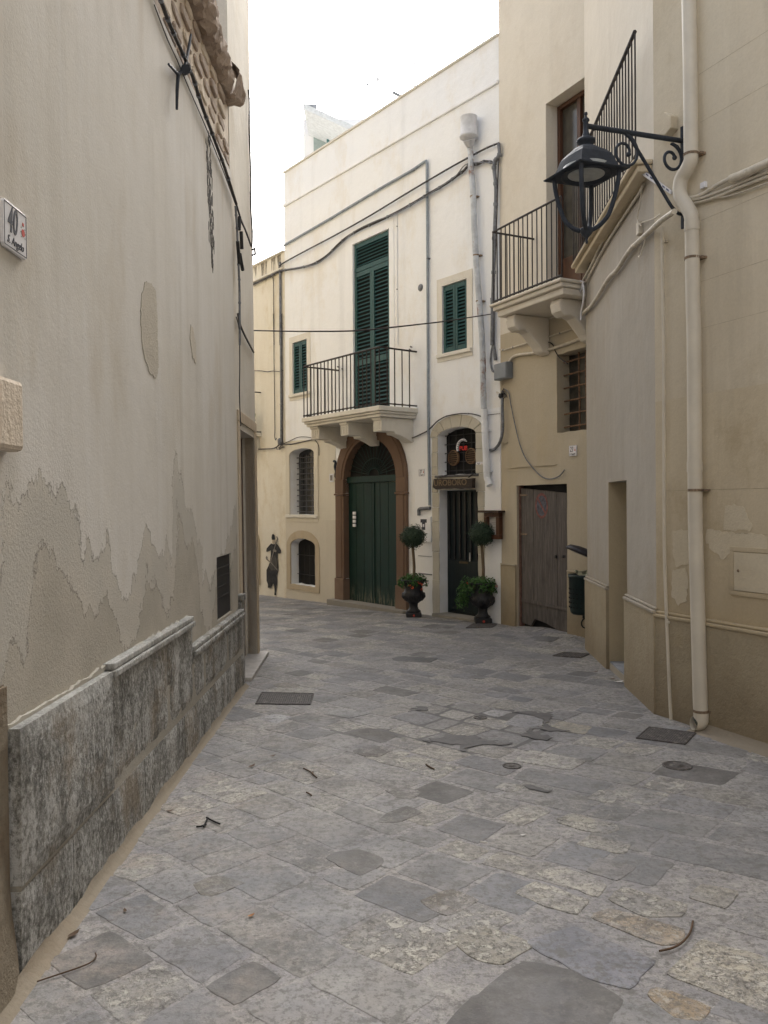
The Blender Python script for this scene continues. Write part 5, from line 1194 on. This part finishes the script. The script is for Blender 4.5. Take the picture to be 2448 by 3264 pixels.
# ================================================================== CORNER HOUSE
ch = thing('house', 'corner house on the right with a grey painted face, beige flank, rough plinth and drainpipe', 'house', (2.1,6.2,0))
G = CG.q
NI = srt((G('r3',722,700)[0], G('r3',829,700)[0])); NIz = .5*(G('r3',722,160)[1]+G('r3',820,150)[1])
zbal = 4.02
print('CG', NI, NIz, CG.len, 'CB', CB.len, 'plinth', G('r3',830,835), G('r3',600,712), CB.q('r3',1400,990), CB.q('r3',1100,940))
mb = MB(); CG.mesh(mb, rect(0, CG.len, -.3, zbal), [(rect(NI[0],NI[1],.06,NIz),.45)], 3.0); mb.build('wall', MGREY, ch)
mb = MB(); CG.mesh(mb, rect(0, CG.len, zbal, 11.5), [], 3.0); mb.build('upper_wall', MUP, ch)
MNICH = plaster('niche_beige',(.50,.43,.31),(.53,.46,.34),.0015,.1,seed=31)
m = MB(); CG.box(m, NI[0]+.0005, NI[0]+.004, .06, NIz-.002, -.448, .001); m.build('niche_side', MNICH, ch)
m = MB(); CG.box(m, NI[0]+.006, NI[1]-.004, .0, .075, -.44, -.004); m.build('doorstep', simple('bluish_step',(.26,.27,.29),.7,.2,10,.002), ch, bevel=.008)
HB = plaster('beige_flank_top',(.61,.55,.45),(.64,.585,.485),.0012,.3,(.50,.44,.34),.5,seed=32)
mb = MB(); CB.mesh(mb, rect(0, CB.len, -.3, 2.3), [], 3.0); mb.build('flank_wall', MBEIGE, ch)
mb = MB(); CB.mesh(mb, rect(0, CB.len, 2.3, 11.5), [], 3.0); mb.build('upper_flank_wall', HB, ch)
zg = .5*(G('r3',830,835)[1]+G('r3',600,712)[1]); zcb = .5*(CB.q('r3',1400,990)[1]+CB.q('r3',1100,940)[1])
for W_, a0, a1, zz_, sd_ in ((CG,.0,NI[0]-.0,zg,1),(CG,NI[1],CG.len+.028,zg,2),(CB,.0,.45,zcb,3),(CB,.455,CB.len,zcb+.0,4)):
    o1 = .030 if sd_ != 4 else .042
    m = MB(); W_.slab(m, rag(rect(a0,a1,-.2,zz_-.035),.10,.0025,sd_), 0, o1); m.build('plinth', MYELP, ch, bevel=.008)
    m = MB(); W_.box(m, a0, a1, zz_-.033, zz_-.008, 0, o1+.010); W_.box(m, a0, a1, zz_-.006, zz_+.014, 0, o1-.006); m.build('plinth_band', MBEIGE if W_ is CB else MGREY, ch, bevel=.007)
# ragged foot of the plinth
m = MB(); vs = []; n = 40
for i in range(n+1):
    a = .45+6.0*i/n; e_ = .03*abs(mnoise.noise(Vector((a*4,2,0))))
    for o_, z in ((.043,.05),(.055,.02),(.09+e_,.006),(.16+e_*2,-.004)): vs.append(CB.P(a, z, o_))
m.add(vs, [(i*4+k,i*4+k+1,(i+1)*4+k+1,(i+1)*4+k) for i in range(n) for k in range(3)], True); m.build('foot_fillet', MFILL, ch)
# scored joint lines on the flank
m = MB()
for (x0,y0,x1,y1,c_) in ((1252,440,1659,200,'r1'),(1262,720,1659,520,'r1'),(1262,1300,1659,1190,'r1'),(1262,1660,1659,1600,'r1'),(1262,1935,1659,1870,'r1'),(1285,205,1659,192,'r3'),(1060,212,1190,214,'r3'),(1285,455,1659,460,'r3')):
    z = CB.q(c_,x0,y0)[1]; a0 = CB.q(c_,x0,y0)[0]; CB.box(m, a0, a0+3, z-.0011, z+.0011, .0, .0008)
m.build('scored_joint', simple('joint_line_tan',(.42,.36,.26),.95), ch)  # thin strips, darker than the wall, along each joint line
# pale flaked patches
MPP = plaster('pale_flake',(.59,.53,.42),(.63,.57,.465),.003,.15,seed=33)
patch(CB, ch, 'r3', [(1410,300),(1460,290),(1520,310),(1540,370),(1570,420),(1550,450),(1470,445),(1400,440),(1402,350)], MPP, seed=3, th=.003)
patch(CB, ch, 'r3', [(1100,445),(1190,440),(1195,640),(1120,660),(1098,560)], MPP, seed=4, th=.003)
patch(CB, ch, 'r3', [(1300,440),(1400,450),(1480,460),(1600,470),(1659,480),(1659,560),(1450,570),(1400,620),(1330,560),(1290,500)], MPP, seed=5, th=.0025)
patch(CB, ch, 'r3', [(1100,680),(1170,670),(1190,720),(1180,860),(1130,890),(1090,820)], MPP, seed=6, th=.003)
# meter hatch
t = thing('wall_hatch', 'beige flush metal utility hatch with a small keyhole on the right wall', 'hatch', CB.pt('r3',1560,690))
a0,z0 = CB.q('r3',1465,795); z1 = CB.q('r3',1465,572)[1]; m = MB(); CB.box(m, a0, a0+.42, z0, z1, .003, .010); m.build('door', MPP, t, bevel=.002)
m = MB(); f = .035
for r in ((a0-f,a0+.455,z0-f,z0-.004),(a0-f,a0+.455,z1+.004,z1+f),(a0-f,a0-.004,z0-.003,z1+.003),(a0+.424,a0+.455,z0-.003,z1+.003)): CB.box(m,*r,.001,.008)
m.build('frame', MBEIGE, t, bevel=.002)
m = MB(); p = CB.pt('r3',1484,682,.009); m.lathe(p, [(0,0),(.011,0),(.009,.004),(0,.004)], 12, True, CB.nn); m.build('keyhole', MRUST, t)
# balcony along the grey face
m = MB(); e0, e1 = -.03, CG.len-.02
CG.box(m, e0, e1, zbal+.055, zbal+.09, 0, .15); CG.box(m, e0+.01, e1-.02, zbal+.0, zbal+.053, 0, .11); m.build('balcony_slab', MBEIGE, ch, bevel=.010)
rh3 = .95; F0 = CG.P(e0+.01, zbal+.09, .125); F1 = CG.P(e1-.01, zbal+.09, .125); m = MB()
m.tube([F0+up*rh3, F1+up*rh3], .016, 6); rl = m.build('railing', MIRON, ch); m = MB(); m.tube([F0+up*.03, F1+up*.03], .011, 6); m.build('lower_rail', MIRON, rl)
bar = MB(); bar.tube([(0,0,0),(0,0,rh3)], .0065, 6); bme = bar.mesh('baluster', MIRON); nb = 27
for k in range(nb+1): inst('baluster', bme, Matrix.Translation(F0.lerp(F1, k/nb)), rl)
# big drainpipe with the swan-neck
t = rpipe('drainpipe','cream drainpipe with a swan-neck bend and open elbow foot on the right wall',CB,'r1',
  [(1192,-60),(1197,200),(1202,500),(1205,850),(1206,905),(1203,950),(1180,1000),(1150,1050),(1140,1110),(1148,1165),(1180,1215),(1203,1260),(1210,1310),(1212,1400),(1218,1800),(1224,2032),(1230,300,'r3'),(1240,700,'r3'),(1252,1150,'r3'),(1260,1450,'r3'),(1264,1520,'r3')],
  .048,MPIPE,.075,[(1206,910),(1212,1520),(1232,208,'r3'),(1263,1508,'r3')],MRUST,20,5)
m = MB(); P_ = [CB.pt('r3',1264,1515,.075), CB.pt('r3',1265,1545,.075), CB.pt('r3',1262,1568,.078), CB.pt('r3',1248,1580,.085), CB.pt('r3',1222,1578,.115)]
C = catmull(P_, 4); m.tube(C, .049, 20, cap=False); m.tube([C[-1]-(C[-1]-C[-3])*.15, C[-1]], .052, 20, cap=False); m.build('elbow', MPIPE, t)
m = MB(); m.tube([C[-9], C[-1]+(C[-4]-C[-1])*.8], .0465, 20); m.build('dark_bore', simple('dark_bore_grey',(.05,.055,.05),.8), t)
for yy_, cc in ((1330,'r1'),(70,'r3')):
    m = MB(); p = CB.pt(cc, 1211 if cc=='r1' else 1228, yy_, .075); m.tube([p-up*.035, p+up*.035], .0515, 20); m.build('socket', MPIPE, t)
rpipe('conduit','thin cream pipe running down left of the drainpipe to the ground',CB,'r1',[(1036,1335),(1040,1700),(1045,2032),(1048,300,'r3'),(1050,600,'r3'),(1060,900,'r3'),(1070,1150,'r3'),(1082,1450,'r3'),(1090,1580,'r3')],.0125,MPIPE,.035,[(1042,1420),(1072,985,'r3')],MPIPE,10,3,'conduit')
# cables at the lamp
MC3 = MWC
cable('cable','bundle of cream cables rising right from the swan-neck','cable',CB,'r1',[(1190,1168),(1240,1158),(1290,1135),(1360,1090),(1430,1055),(1520,1020),(1659,975)],.014,MC3,.03,4)
rpipe('conduit','thick cream conduit at the right edge above the cable bundle',CB,'r1',[(1440,1055),(1540,1015),(1680,950),(1800,900)],.028,MC3,.05,[(1545,1012)],MC3,10,0,'conduit')
cable('cable','middle cream cable sagging under the bundle on the right wall','cable',CB,'r1',[(1195,1175),(1250,1172),(1330,1145),(1420,1110),(1540,1060),(1659,1012)],.010,MC3,.03,4)
cable('cable','thin white cable below the bundle on the right wall','cable',CB,'r1',[(1200,1185),(1300,1160),(1400,1160),(1520,1125),(1659,1075)],.006,MC3,.02,4)
cable('cable','lowest cream cable hugging the right wall under the bundle','cable',CB,'r1',[(1205,1200),(1290,1180),(1380,1150),(1500,1100),(1659,1040)],.012,MC3,.02,4)
t = thing('cable_clip_plate', 'small white plastic clip on the right wall above the cables', 'clip', CB.pt('r1',1287,1093)); m = MB(); a,z = CB.q('r1',1287,1093); CB.box(m,a-.02,a+.025,z-.02,z+.02,0,.025); m.build('clip', MENAM, t, bevel=.003)
t = thing('cable_entry_hood', 'beige painted cable hood on the wall above the lamp bracket', 'cable hood', CB.pt('r1',1100,740)); m = MB()
CB.slab(m, [CB.q('r1',x,y) for x,y in ((1090,668),(1130,690),(1132,760),(1095,805),(1050,800),(1088,765))], 0, .07); m.build('hood', HB, t, bevel=.006)
t = rpipe('conduit','thick cream conduit slanting down the grey face',CG,'r1',[(1108,1245),(1030,1300),(960,1365),(890,1430),(862,1455),(820,1510),(770,1590),(720,1640),(660,1740),(610,1810),(565,1850)],.020,MWC,.03,[(862,1455)],MWC,8,3,'conduit')
t = cable('cable','upper cream cable under the balcony of the grey face','cable',CG,'r1',[(930,1010),(890,1045),(870,1110),(820,1200),(740,1320),(680,1430),(620,1560),(570,1650)],.014,MWC,.03,4)
cable('cable','middle cream cable under the balcony of the grey face','cable',CG,'r1',[(925,1085),(905,1130),(860,1200),(800,1290),(730,1400),(660,1520),(590,1660)],.012,MWC,.02,4)
cable('cable','dark-edged cable just under the balcony slab of the grey face','cable',CG,'r1',[(900,1000),(850,1100),(770,1230),(700,1350),(640,1480),(575,1640)],.007,MDKC,.02,4)
cable('cable','second thin cable along the slanting conduit of the grey face','cable',CG,'r1',[(1025,1260),(980,1290),(920,1310),(890,1340)],.005,MWC,.02,4)
t = thing('cable', 'coiled white cable loop hanging at the corner under the ochre balcony', 'cable', CG.pt('r1',540,1690,.1)); m = MB()
m.tube([CG.pt('r1',x,y,.06) for x,y in ((572,1660),(545,1655),(515,1665),(500,1695),(512,1725),(540,1730),(562,1700),(568,1670),(575,1720),(570,1780),(560,1830),(557,1885))], .010, 7, curve=4); m.build('strand', MENAM, t)
t = thing('cable_box', 'small beige connector box with loose wires on the slanting conduit', 'cable box', CG.pt('r1',915,1340)); m = MB(); a,z = CG.q('r1',915,1345); CG.box(m,a-.04,a+.04,z-.05,z+.05,0,.035); m.build('box_body', MWC, t, bevel=.004)
m = MB(); m.tube([CG.pt('r1',x,y,.03) for x,y in ((915,1100),(905,1200),(890,1290),(912,1330))], .004, 5, curve=3); m.tube([CG.pt('r1',x,y,.03) for x,y in ((935,1380),(930,1440),(905,1510),(895,1500),(912,1440))], .005, 5, curve=3); m.build('loose_wire', MWC, t)
m = MB(); P_ = [(x,y) for x,y in ((920,1012),(945,1012),(1100,1125),(1095,1145),(1040,1110),(925,1030))]
t = thing('cable_tray', 'blue and white taped cable strip slanting behind the lamp bracket', 'cable tray', CB.pt('r1',1000,1070)); CBp = [CB.q('r1',x,y) for x,y in P_]; CB.slab(m, CBp, .004, .016); m.build('strip', MENAM, t)
m = MB()
for k in range(6):
    x = 950+k*24; y = 1022+k*17.5; CB.slab(m, [CB.q('r1',x,y),CB.q('r1',x+14,y+10),CB.q('r1',x+16,y+20),CB.q('r1',x+2,y+10)], .0162, .018)
m.build('tape_mark', simple('blue_tape',(.06,.08,.18),.6), t)

# ================================================================== STREET LAMP
LC = Vector((1.367,5.586,0)); wl = CB.pt('L',1318,350,0); zA = 4.08
t = thing('street_lamp', 'dark iron wall lantern hanging from a scrolled bracket by the drainpipe', 'street lamp', CB.pt('L',1318,560,0))
bd = Vector((LC.x-wl.x, LC.y-wl.y, 0)).normalized(); wa = Vector((wl.x, wl.y, zA+.03))
m = MB(); m.tube([wa, Vector((LC.x, LC.y, zA))], .0175, 10); m.build('bracket_arm', MLAMP, t)
m = MB(); sdv = bd.cross(up).normalized(); m.par(wa-sdv*.012-up*.62+bd*.0, sdv*.024, bd*.012, up*.72); m.build('wall_plate', MLAMP, t)
armL = (Vector((LC.x,LC.y,0))-Vector((wa.x,wa.y,0))).length
def bp2(u, z): return wa + bd*u + up*(z)          # u from wall, z relative to the arm
# long S brace: from the wall foot up to the arm, ending in a scroll near the lamp
def spiral(c0, r0, r1, a0, a1, n=26): return [(c0[0]+(r0+(r1-r0)*k/n)*math.cos(a0+(a1-a0)*k/n), c0[1]+(r0+(r1-r0)*k/n)*math.sin(a0+(a1-a0)*k/n)) for k in range(n+1)]
br = [(.0,-.52),(.05,-.515),(.11,-.47),(.20,-.36),(.30,-.24),(.40,-.12),(.455,-.055),(.50,-.03)]
sp = spiral((.505,-.155), .125, .035, math.pi/2, math.pi/2-math.radians(-470), 30)
m = MB(); C = catmull([Vector((a,b,0)) for a,b in br], 5); pts = [bp2(p.x,p.y) for p in C]+[bp2(a,b) for a,b in sp[1:]]
m.tube(pts, [.012]*len(C)+[.010]*(len(sp)-1), 8); e = bp2(*sp[-1]); m.lathe(e-sdv*.012, [(.0,0),(.016,.004),(.018,.012),(.016,.02),(0,.024)], 10, True, sdv); m.build('scroll_brace', MLAMP, t)
sp2 = [(.005,-.16),(.02,-.09),(.05,-.045),(.09,-.035)]+spiral((.105,-.14), .105, .032, math.pi/2, math.pi/2+math.radians(430), 30)
m = MB(); m.tube([bp2(a,b) for a,b in sp2], .011, 8); e = bp2(*sp2[-1]); m.lathe(e-sdv*.012, [(.0,0),(.016,.004),(.018,.012),(.016,.02),(0,.024)], 10, True, sdv); m.build('small_scroll', MLAMP, t)
# finial and cap
m = MB(); m.lathe(LC, [(0,4.175),(.010,4.17),(.012,4.158),(.006,4.148),(.010,4.135),(.022,4.125),(.024,4.115),(.016,4.105),(.018,4.04),(.026,4.015),(.030,4.0),(.055,3.992),(.064,3.98),(.062,3.968),(.048,3.958),(.046,3.95),(.040,3.945),(.042,3.935),(.05,3.925),(.058,3.915)], 24); m.build('finial', MLAMP, t)
hc = [Vector((1.105,5.71,0)), Vector((1.27,5.35,0)), Vector((1.633,5.48,0)), Vector((1.473,5.84,0))]
cc_ = sum(hc, Vector())/4; hc = [LC+(p-cc_) for p in hc]
def roofring(f, z, rnd):
    out = []
    for i in range(4):
        a, b = hc[i]-LC, hc[(i+1)%4]-LC
        for k in range(6):
            v_ = a.lerp(b, k/6); rr_ = v_.normalized()*((hc[0]-LC).length*.78); v2 = v_.lerp(rr_, rnd); out.append(LC+v2*f+up*z)
    return out
rings = [(.99,3.752,0),(1.0,3.760,0),(.76,3.775,.0),(.71,3.80,.03),(.66,3.835,.08),(.61,3.87,.15),(.50,3.90,.35),(.37,3.922,.7),(.25,3.937,1)]
m = MB(); vs = []; 
for r in rings: vs += roofring(*r)
NN = 24; m.add(vs, [(j*NN+k,j*NN+(k+1)%NN,(j+1)*NN+(k+1)%NN,(j+1)*NN+k) for j in range(len(rings)-1) for k in range(NN)]+[tuple((len(rings)-1)*NN+k for k in range(NN))], False)
# underside with a round opening
und = []
for j,(kind) in enumerate((0,1)):
    for i in range(4):
        a, b = hc[i]-LC, hc[(i+1)%4]-LC
        for k in range(6):
            v_ = a.lerp(b, k/6); und.append(LC+(v_*.99+up*3.752 if kind == 0 else v_.normalized()*.165+up*3.750))
m.add(und, [(k,(k+1)%NN,NN+(k+1)%NN,NN+k) for k in range(NN)]); m.build('lantern_roof', MLAMP, t)
m = MB(); m.lathe(LC, [(.166,3.752),(.170,3.742),(.160,3.742),(.152,3.765)], 28); m.build('inner_ring', MLAMP, t)
m = MB(); m.lathe(LC, [(.0,3.742),(.10,3.745),(.152,3.762),(.155,3.80)], 28); m.build('lamp_diffuser', simple('frosted_diffuser',(.34,.36,.36),.35,.12,20), t)
for i in range(4):
    v_ = (hc[i]-LC); n_ = v_.normalized(); m = MB()
    pts = [LC+n_*r+up*z for r,z in ((.215,3.755),(.207,3.68),(.195,3.62),(.177,3.555),(.150,3.479),(.122,3.436),(.075,3.397),(.02,3.375))]
    m.tube(pts, .0155, 8, curve=3); m.build('lantern_rib', MLAMP, t)
m = MB(); m.lathe(LC, [(.0,3.29),(.008,3.293),(.010,3.305),(.006,3.315),(.012,3.33),(.03,3.35),(.045,3.372),(.045,3.392),(.02,3.405),(0,3.405)], 18); m.build('bottom_finial', MLAMP, t)
m = MB(); vs = []
for j,(r_,z_) in enumerate(((.215,3.745),(.21,3.66),(.192,3.56),(.155,3.475),(.10,3.42),(.04,3.398))):
    for i in range(4):
        a, b = (hc[i]-LC).normalized()*r_, (hc[(i+1)%4]-LC).normalized()*r_
        for k in range(3): vs.append(LC+a.lerp(b,k/3)+up*z_)
gt = NT('clear_lantern_glass'); gt.b.inputs['Transmission Weight'].default_value = 1; gt.b.inputs['IOR'].default_value = 1.05; gt.out((.93,.95,.95), .03, spec=.2)
m.add(vs, [(j*12+k,j*12+(k+1)%12,(j+1)*12+(k+1)%12,(j+1)*12+k) for j in range(5) for k in range(12)]); pass

# ================================================================== COVERS AND SMALL THINGS ON THE GROUND
def cover(c, pts, label, grid, mat=MCOVER, rim=True):
    P = [gpt(c,x,y) for x,y in pts]; cx = sum(p[0] for p in P)/4; cy = sum(p[1] for p in P)/4; z = gz(cx,cy)
    t = thing('manhole_cover', label, 'manhole cover', (cx,cy,z)); m = MB(); m.prism([Vector((x,y,z-.01)) for x,y in P], (0,0,.016)); pl = m.build('plate', mat, t, bevel=.002)
    m = MB(); a, b, d = Vector(P[0]), Vector(P[1]), Vector(P[3]); gx, gy = grid
    for i in range(gx):
        for j in range(gy):
            p = a+(b-a)*((i+.5)/gx)+(d-a)*((j+.5)/gy)
            if rim: m.add([(p.x-.006,p.y-.006,z+.0062),(p.x+.006,p.y-.006,z+.0062),(p.x+.006,p.y+.006,z+.0062),(p.x-.006,p.y+.006,z+.0062),(p.x,p.y,z+.011)], [(0,1,4),(1,2,4),(2,3,4),(3,0,4)])
    m.build('tread_studs', mat, t)
    m = MB(); Q = P+[P[0]]; m.tube([Vector((x,y,z+.004)) for x,y in Q], .007, 5, smooth=False); m.build('rim', mat, t)
cover('g3', [(388,597),(662,602),(645,659),(357,655)], 'dark rectangular iron cover left of centre in the paving', (26,12))
cover('g4', [(995,648),(1255,680),(1195,742),(926,708)], 'pale-speckled rectangular iron cover beside the drainpipe elbow', (20,12))
cover('g4', [(520,228),(662,238),(612,258),(460,248)], 'thin iron cover at the foot of the grey corner', (14,8))
cover('c5', [(540,1925),(735,1928),(700,1952),(482,1958)], 'dark iron cover under the right urn', (10,6))
def disc(c, x, y, r, label, mat):
    X_, Y_ = gpt(c,x,y); z = gz(X_,Y_); t = thing('valve_cap', label, 'valve cap', (X_,Y_,z)); m = MB(); m.lathe((X_,Y_,z-.005), [(r,0),(r,.010),(r*.9,.011),(r*.88,.008),(r*.3,.008),(r*.28,.011),(0,.011)], 22); m.build('cap', mat, t)
disc('g4', 1153, 860, .085, 'round iron valve cap in the paving right of centre', MCOVER); disc('g4', 230, 862, .055, 'small dark round cap in the middle of the paving', MCOVER); disc('g4', 55, 592, .05, 'small round cap at the damp patch in mid lane', MCOVER)
def damp_spots():
    t = NT('damp_joint'); return t.out(t.mix(t.rng(t.noise(9,5,.6),.3,.7),(.085,.083,.085),(.13,.125,.125)), .6, t.bump(t.noise(60,4),.003))
MDAMP = damp_spots()
for pts, lb in (([(1240,848),(1330,835),(1360,815),(1420,818),(1470,830),(1520,825),(1560,845),(1640,850),(1600,862),(1530,865),(1500,882),(1460,908),(1430,900),(1420,870),(1340,858),(1270,860)],'large'),([(1180,680),(1240,668),(1270,690),(1225,688)],'small')):
    m = MB(); pl_ = rag([gpt('g3',x,y) for x,y in pts], .025, .030, 3); m.prism([Vector((x,y,gz(x,y)+.0035)) for x,y in pl_], (0,0,.0012)); o = m.build('dark_mortar_patch', MDAMP, ground)
for i,pts in enumerate(([(230,565),(330,556),(460,575),(455,600),(420,620),(470,650),(560,668),(440,672),(380,655),(340,670),(450,700),(430,722),(330,708),(280,690),(330,655),(400,650),(410,600),(330,580)],[(0,715),(60,712),(150,735),(230,730),(215,745),(60,745),(0,762)],[(290,968),(330,965),(400,985),(460,1000),(430,1015),(350,995)])):
    m = MB(); pl_ = rag([gpt('g4',x,y) for x,y in pts], .025, .018, 5+i); m.prism([Vector((x,y,gz(x,y)+.0038+.0002*i)) for x,y in pl_], (0,0,.0010)); m.build('dark_mortar_patch', MDAMP, ground)
for i, (c_, pts) in enumerate((('g3',[(1120,640),(1300,650),(1500,660),(1640,690),(1680,800),(1640,900),(1450,920),(1300,880),(1180,850),(1060,820),(900,830),(780,850),(700,830),(760,790),(980,780),(1150,790),(1180,720)]),('g4',[(0,560),(200,540),(460,560),(600,640),(520,720),(300,760),(150,770),(0,780)]))):
    m = MB(); pl_ = rag([gpt(c_,x,y) for x,y in pts], .08, .03, 15+i); m.prism([Vector((x,y,gz(x,y)-.0014+.0003*i)) for x,y in pl_], (0,0,.0001)); m.build('dark_joint_dirt', MDAMP, ground)
def dryleaf(c, x, y, s_, label, mat=MDRY, name='dry_leaf', cat='leaf', rot=0.0):
    X_,Y_ = gpt(c,x,y); z = gz(X_,Y_)+.006; t = MB(); pts = [(-1,0,.1),(-.4,.45,.0),(.4,.4,.12),(1,0,.35),(.4,-.4,.1),(-.4,-.45,.05)]; ca_, sa_ = math.cos(rot), math.sin(rot)
    t.add([(X_+(a*ca_-b*sa_)*s_, Y_+(a*sa_+b*ca_)*s_, z+h*s_) for a,b,h in pts]+[(X_,Y_,z+.0)], [(0,1,6),(1,2,6),(2,3,6),(3,4,6),(4,5,6),(5,0,6)]); o = t.build(name, mat, None, norm=False); setp(o, label, cat)
dryleaf('g1', 735, 119, .020, 'small brown dry leaf near the left wall foot'); dryleaf('g1', 318, 654, .026, 'curled dark leaf lowest on the left beside the wall', rot=1)
dryleaf('g1', 1085, 573, .016, 'tiny orange-brown leaf scrap in the left foreground', simple('orange_leaf',(.30,.14,.05),.8), rot=.6)
dryleaf('g1', 540, 552, .014, 'tiny black leaf scrap between wall and centre foreground', rot=2); dryleaf('g3', 445, 933, .022, 'dark leaf scrap in mid lane left of centre', rot=.3)
dryleaf('g3', 335, 988, .028, 'flat dark leaf in mid lane near the left wall', rot=.9); dryleaf('g4', 697, 338, .03, 'dark scrap near the foot of the grey corner', rot=.2); dryleaf('g4', 790, 378, .03, 'second dark scrap by the niche doorstep', rot=.1)
dryleaf('g2', 600, 224, .014, 'round white scrap in the middle foreground', MPAPER, 'litter', 'litter'); dryleaf('g4', 828, 395, .045, 'pale crumpled paper by the niche doorstep', MPAPER, 'litter', 'litter')
m = MB(); P_ = [gpt('g2',x,y) for x,y in ((417,257),(446,262))]; m.tube([Vector((x,y,.010)) for x,y in P_], .004, 8); setp(m.build('cigarette_butt', MPAPER, None), 'white cigarette butt lying on the paving in mid foreground', 'cigarette butt')
def twig(c, paths, label, r=.0025, mat=MDRY):
    x,y = gpt(c,*paths[0][0]); t = thing('twig', label, 'twig', (x,y,0))
    for p in paths:
        m = MB(); m.tube([Vector((*gpt(c,*k), .008)) for k in p], r, 5, curve=4); m.build('stem', mat, t)
twig('g3', [[(610,1000),(640,1015),(658,1030),(680,1050)],[(658,1030),(660,1018)]], 'forked brown twig in mid lane', .004)
twig('g3', [[(1258,980),(1275,992),(1300,1004)]], 'short straight twig right of mid lane', .005); twig('g3', [[(625,1128),(640,1135),(652,1145)]], 'little dark twig left of centre', .004)
twig('g1', [[(160,862),(250,832),(330,805),(390,780),(415,755),(412,738)]], 'long curved grass stalk in the left foreground', .0025)
twig('g1', [[(848,190),(870,188),(890,180)],[(880,190),(892,165),(898,150)],[(892,150),(920,165),(950,178)]], 'black knotted twig near the left wall', .0045, MDARK)
twig('g2', [[(1335,600),(1322,650),(1290,690),(1250,715),(1190,730)]], 'curved dry palm strand in the right foreground', .004)

# ================================================================== BACKGROUND
MBGW = plaster('bright_white_render', (.85,.85,.85), (.86,.86,.86), .001, .05, seed=40)  # even near-white colour, raised to stand in for glare on the far wall
def bgbox(mb, c, x0, y0, x1, y1, dist, depth):
    r0 = ray(*q(c,x0,y0)); r1 = ray(*q(c,x1,y1)); a = EYE+r0*(dist/r0.y); b = EYE+r1*(dist/r1.y); mb.box(a.x, b.x, dist, dist+depth, b.z, a.z); return a, b
t = thing('house', 'bright white roof-top building with a covered terrace behind the white house', 'house', EYE+ray(*q('c1',500,900))*25)
D = 24
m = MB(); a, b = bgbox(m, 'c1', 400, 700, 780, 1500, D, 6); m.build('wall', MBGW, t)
def at(c,x,y,D): r = ray(*q(c,x,y)); return EYE+r*(D/r.y)
m = MB(); p0 = at('c1',400,640,D-1.6); p1 = at('c1',700,775,D-1.6); m.prism([p0, p1, p1+up*.16, p0+up*.16], (0,1.6,0)); m.build('terrace_roof', simple('roof_grey_edge',(.70,.73,.74),.7,.1), t)
m = MB(); p0 = at('c1',460,760,D-.02); p1 = at('c1',640,900,D-.02); m.box(p0.x,p1.x,D-.03,D,p1.z,p0.z); m.build('window_pane', simple('pale_green_glass',(.35,.42,.40),.3,.1), t)
m = MB(); p0 = at('c1',408,612,D-.03); m.box(p0.x,p0.x+.35,D-.04,D,p0.z-.25,p0.z); m.build('vent', simple('vent_grey',(.35,.37,.40),.7), t)
m = MB(); p0 = at('c1',545,820,D-.3); m.tube([p0,p0-up*1.2], .04, 8); m.build('post', simple('teal_post',(.10,.22,.22),.6), t)
t = thing('tv_antenna', 'thin television antenna on a mast above the white parapet', 'antenna', at('c1',1052,520,20)); MANT = simple('antenna_metal',(.22,.24,.26),.4,.1,10)
for a_,b_,r_ in (((1052,370),(1052,640),.018),((1050,374),(1112,372),.014),((1055,418),(1200,415),.009)):
    m = MB(); m.tube([at('c1',*a_,20), at('c1',*b_,20)], r_, 6); m.build('rod', MANT, t)
t = thing('tv_antenna', 'pair of faint horizontal antenna booms left of the mast', 'antenna', at('c1',900,480,21))
for a_,b_,r_ in (((838,466),(1020,436),.010),((778,497),(950,512),.010),((838,455),(838,475),.03),((778,490),(778,502),.03),((925,542),(990,575),.04)):
    m = MB(); m.tube([at('c1',*a_,21), at('c1',*b_,21)], r_, 6); m.build('rod', MANT, t)
t = thing('roof_hook', 'small curved iron hook on the white parapet', 'hook', at('c1',450,948,15)); m = MB(); m.tube([at('c1',x,y,15.5) for x,y in ((445,935),(455,940),(456,950),(448,956))], .012, 6, curve=3); m.build('hook', MBLACK, t)
# unseen house added behind the camera to hold back low light from there
bh = thing('house', 'unseen plain beige house added behind the viewer to block light from there', 'house', (1.5,-9,0)); m = MB(); m.box(-1.3,6.5,-12,-8,0,8.5); m.build('wall', MBEIGE, bh)

# unseen house added beyond the second left house to cut side light
bh = thing('house', 'unseen house added across the lane round the left bend to cut side light', 'house', (-4,12,0)); m = MB()
m.prism([Vector(p) for p in ((-1.5,8.72,-.5),(-9.0,18.8,-.5),(-16,14,-.5),(-6,8.0,-.5),(-4.25,8.69,-.5))], (0,0,8.5)); m.build('wall', MBEIGE, bh)
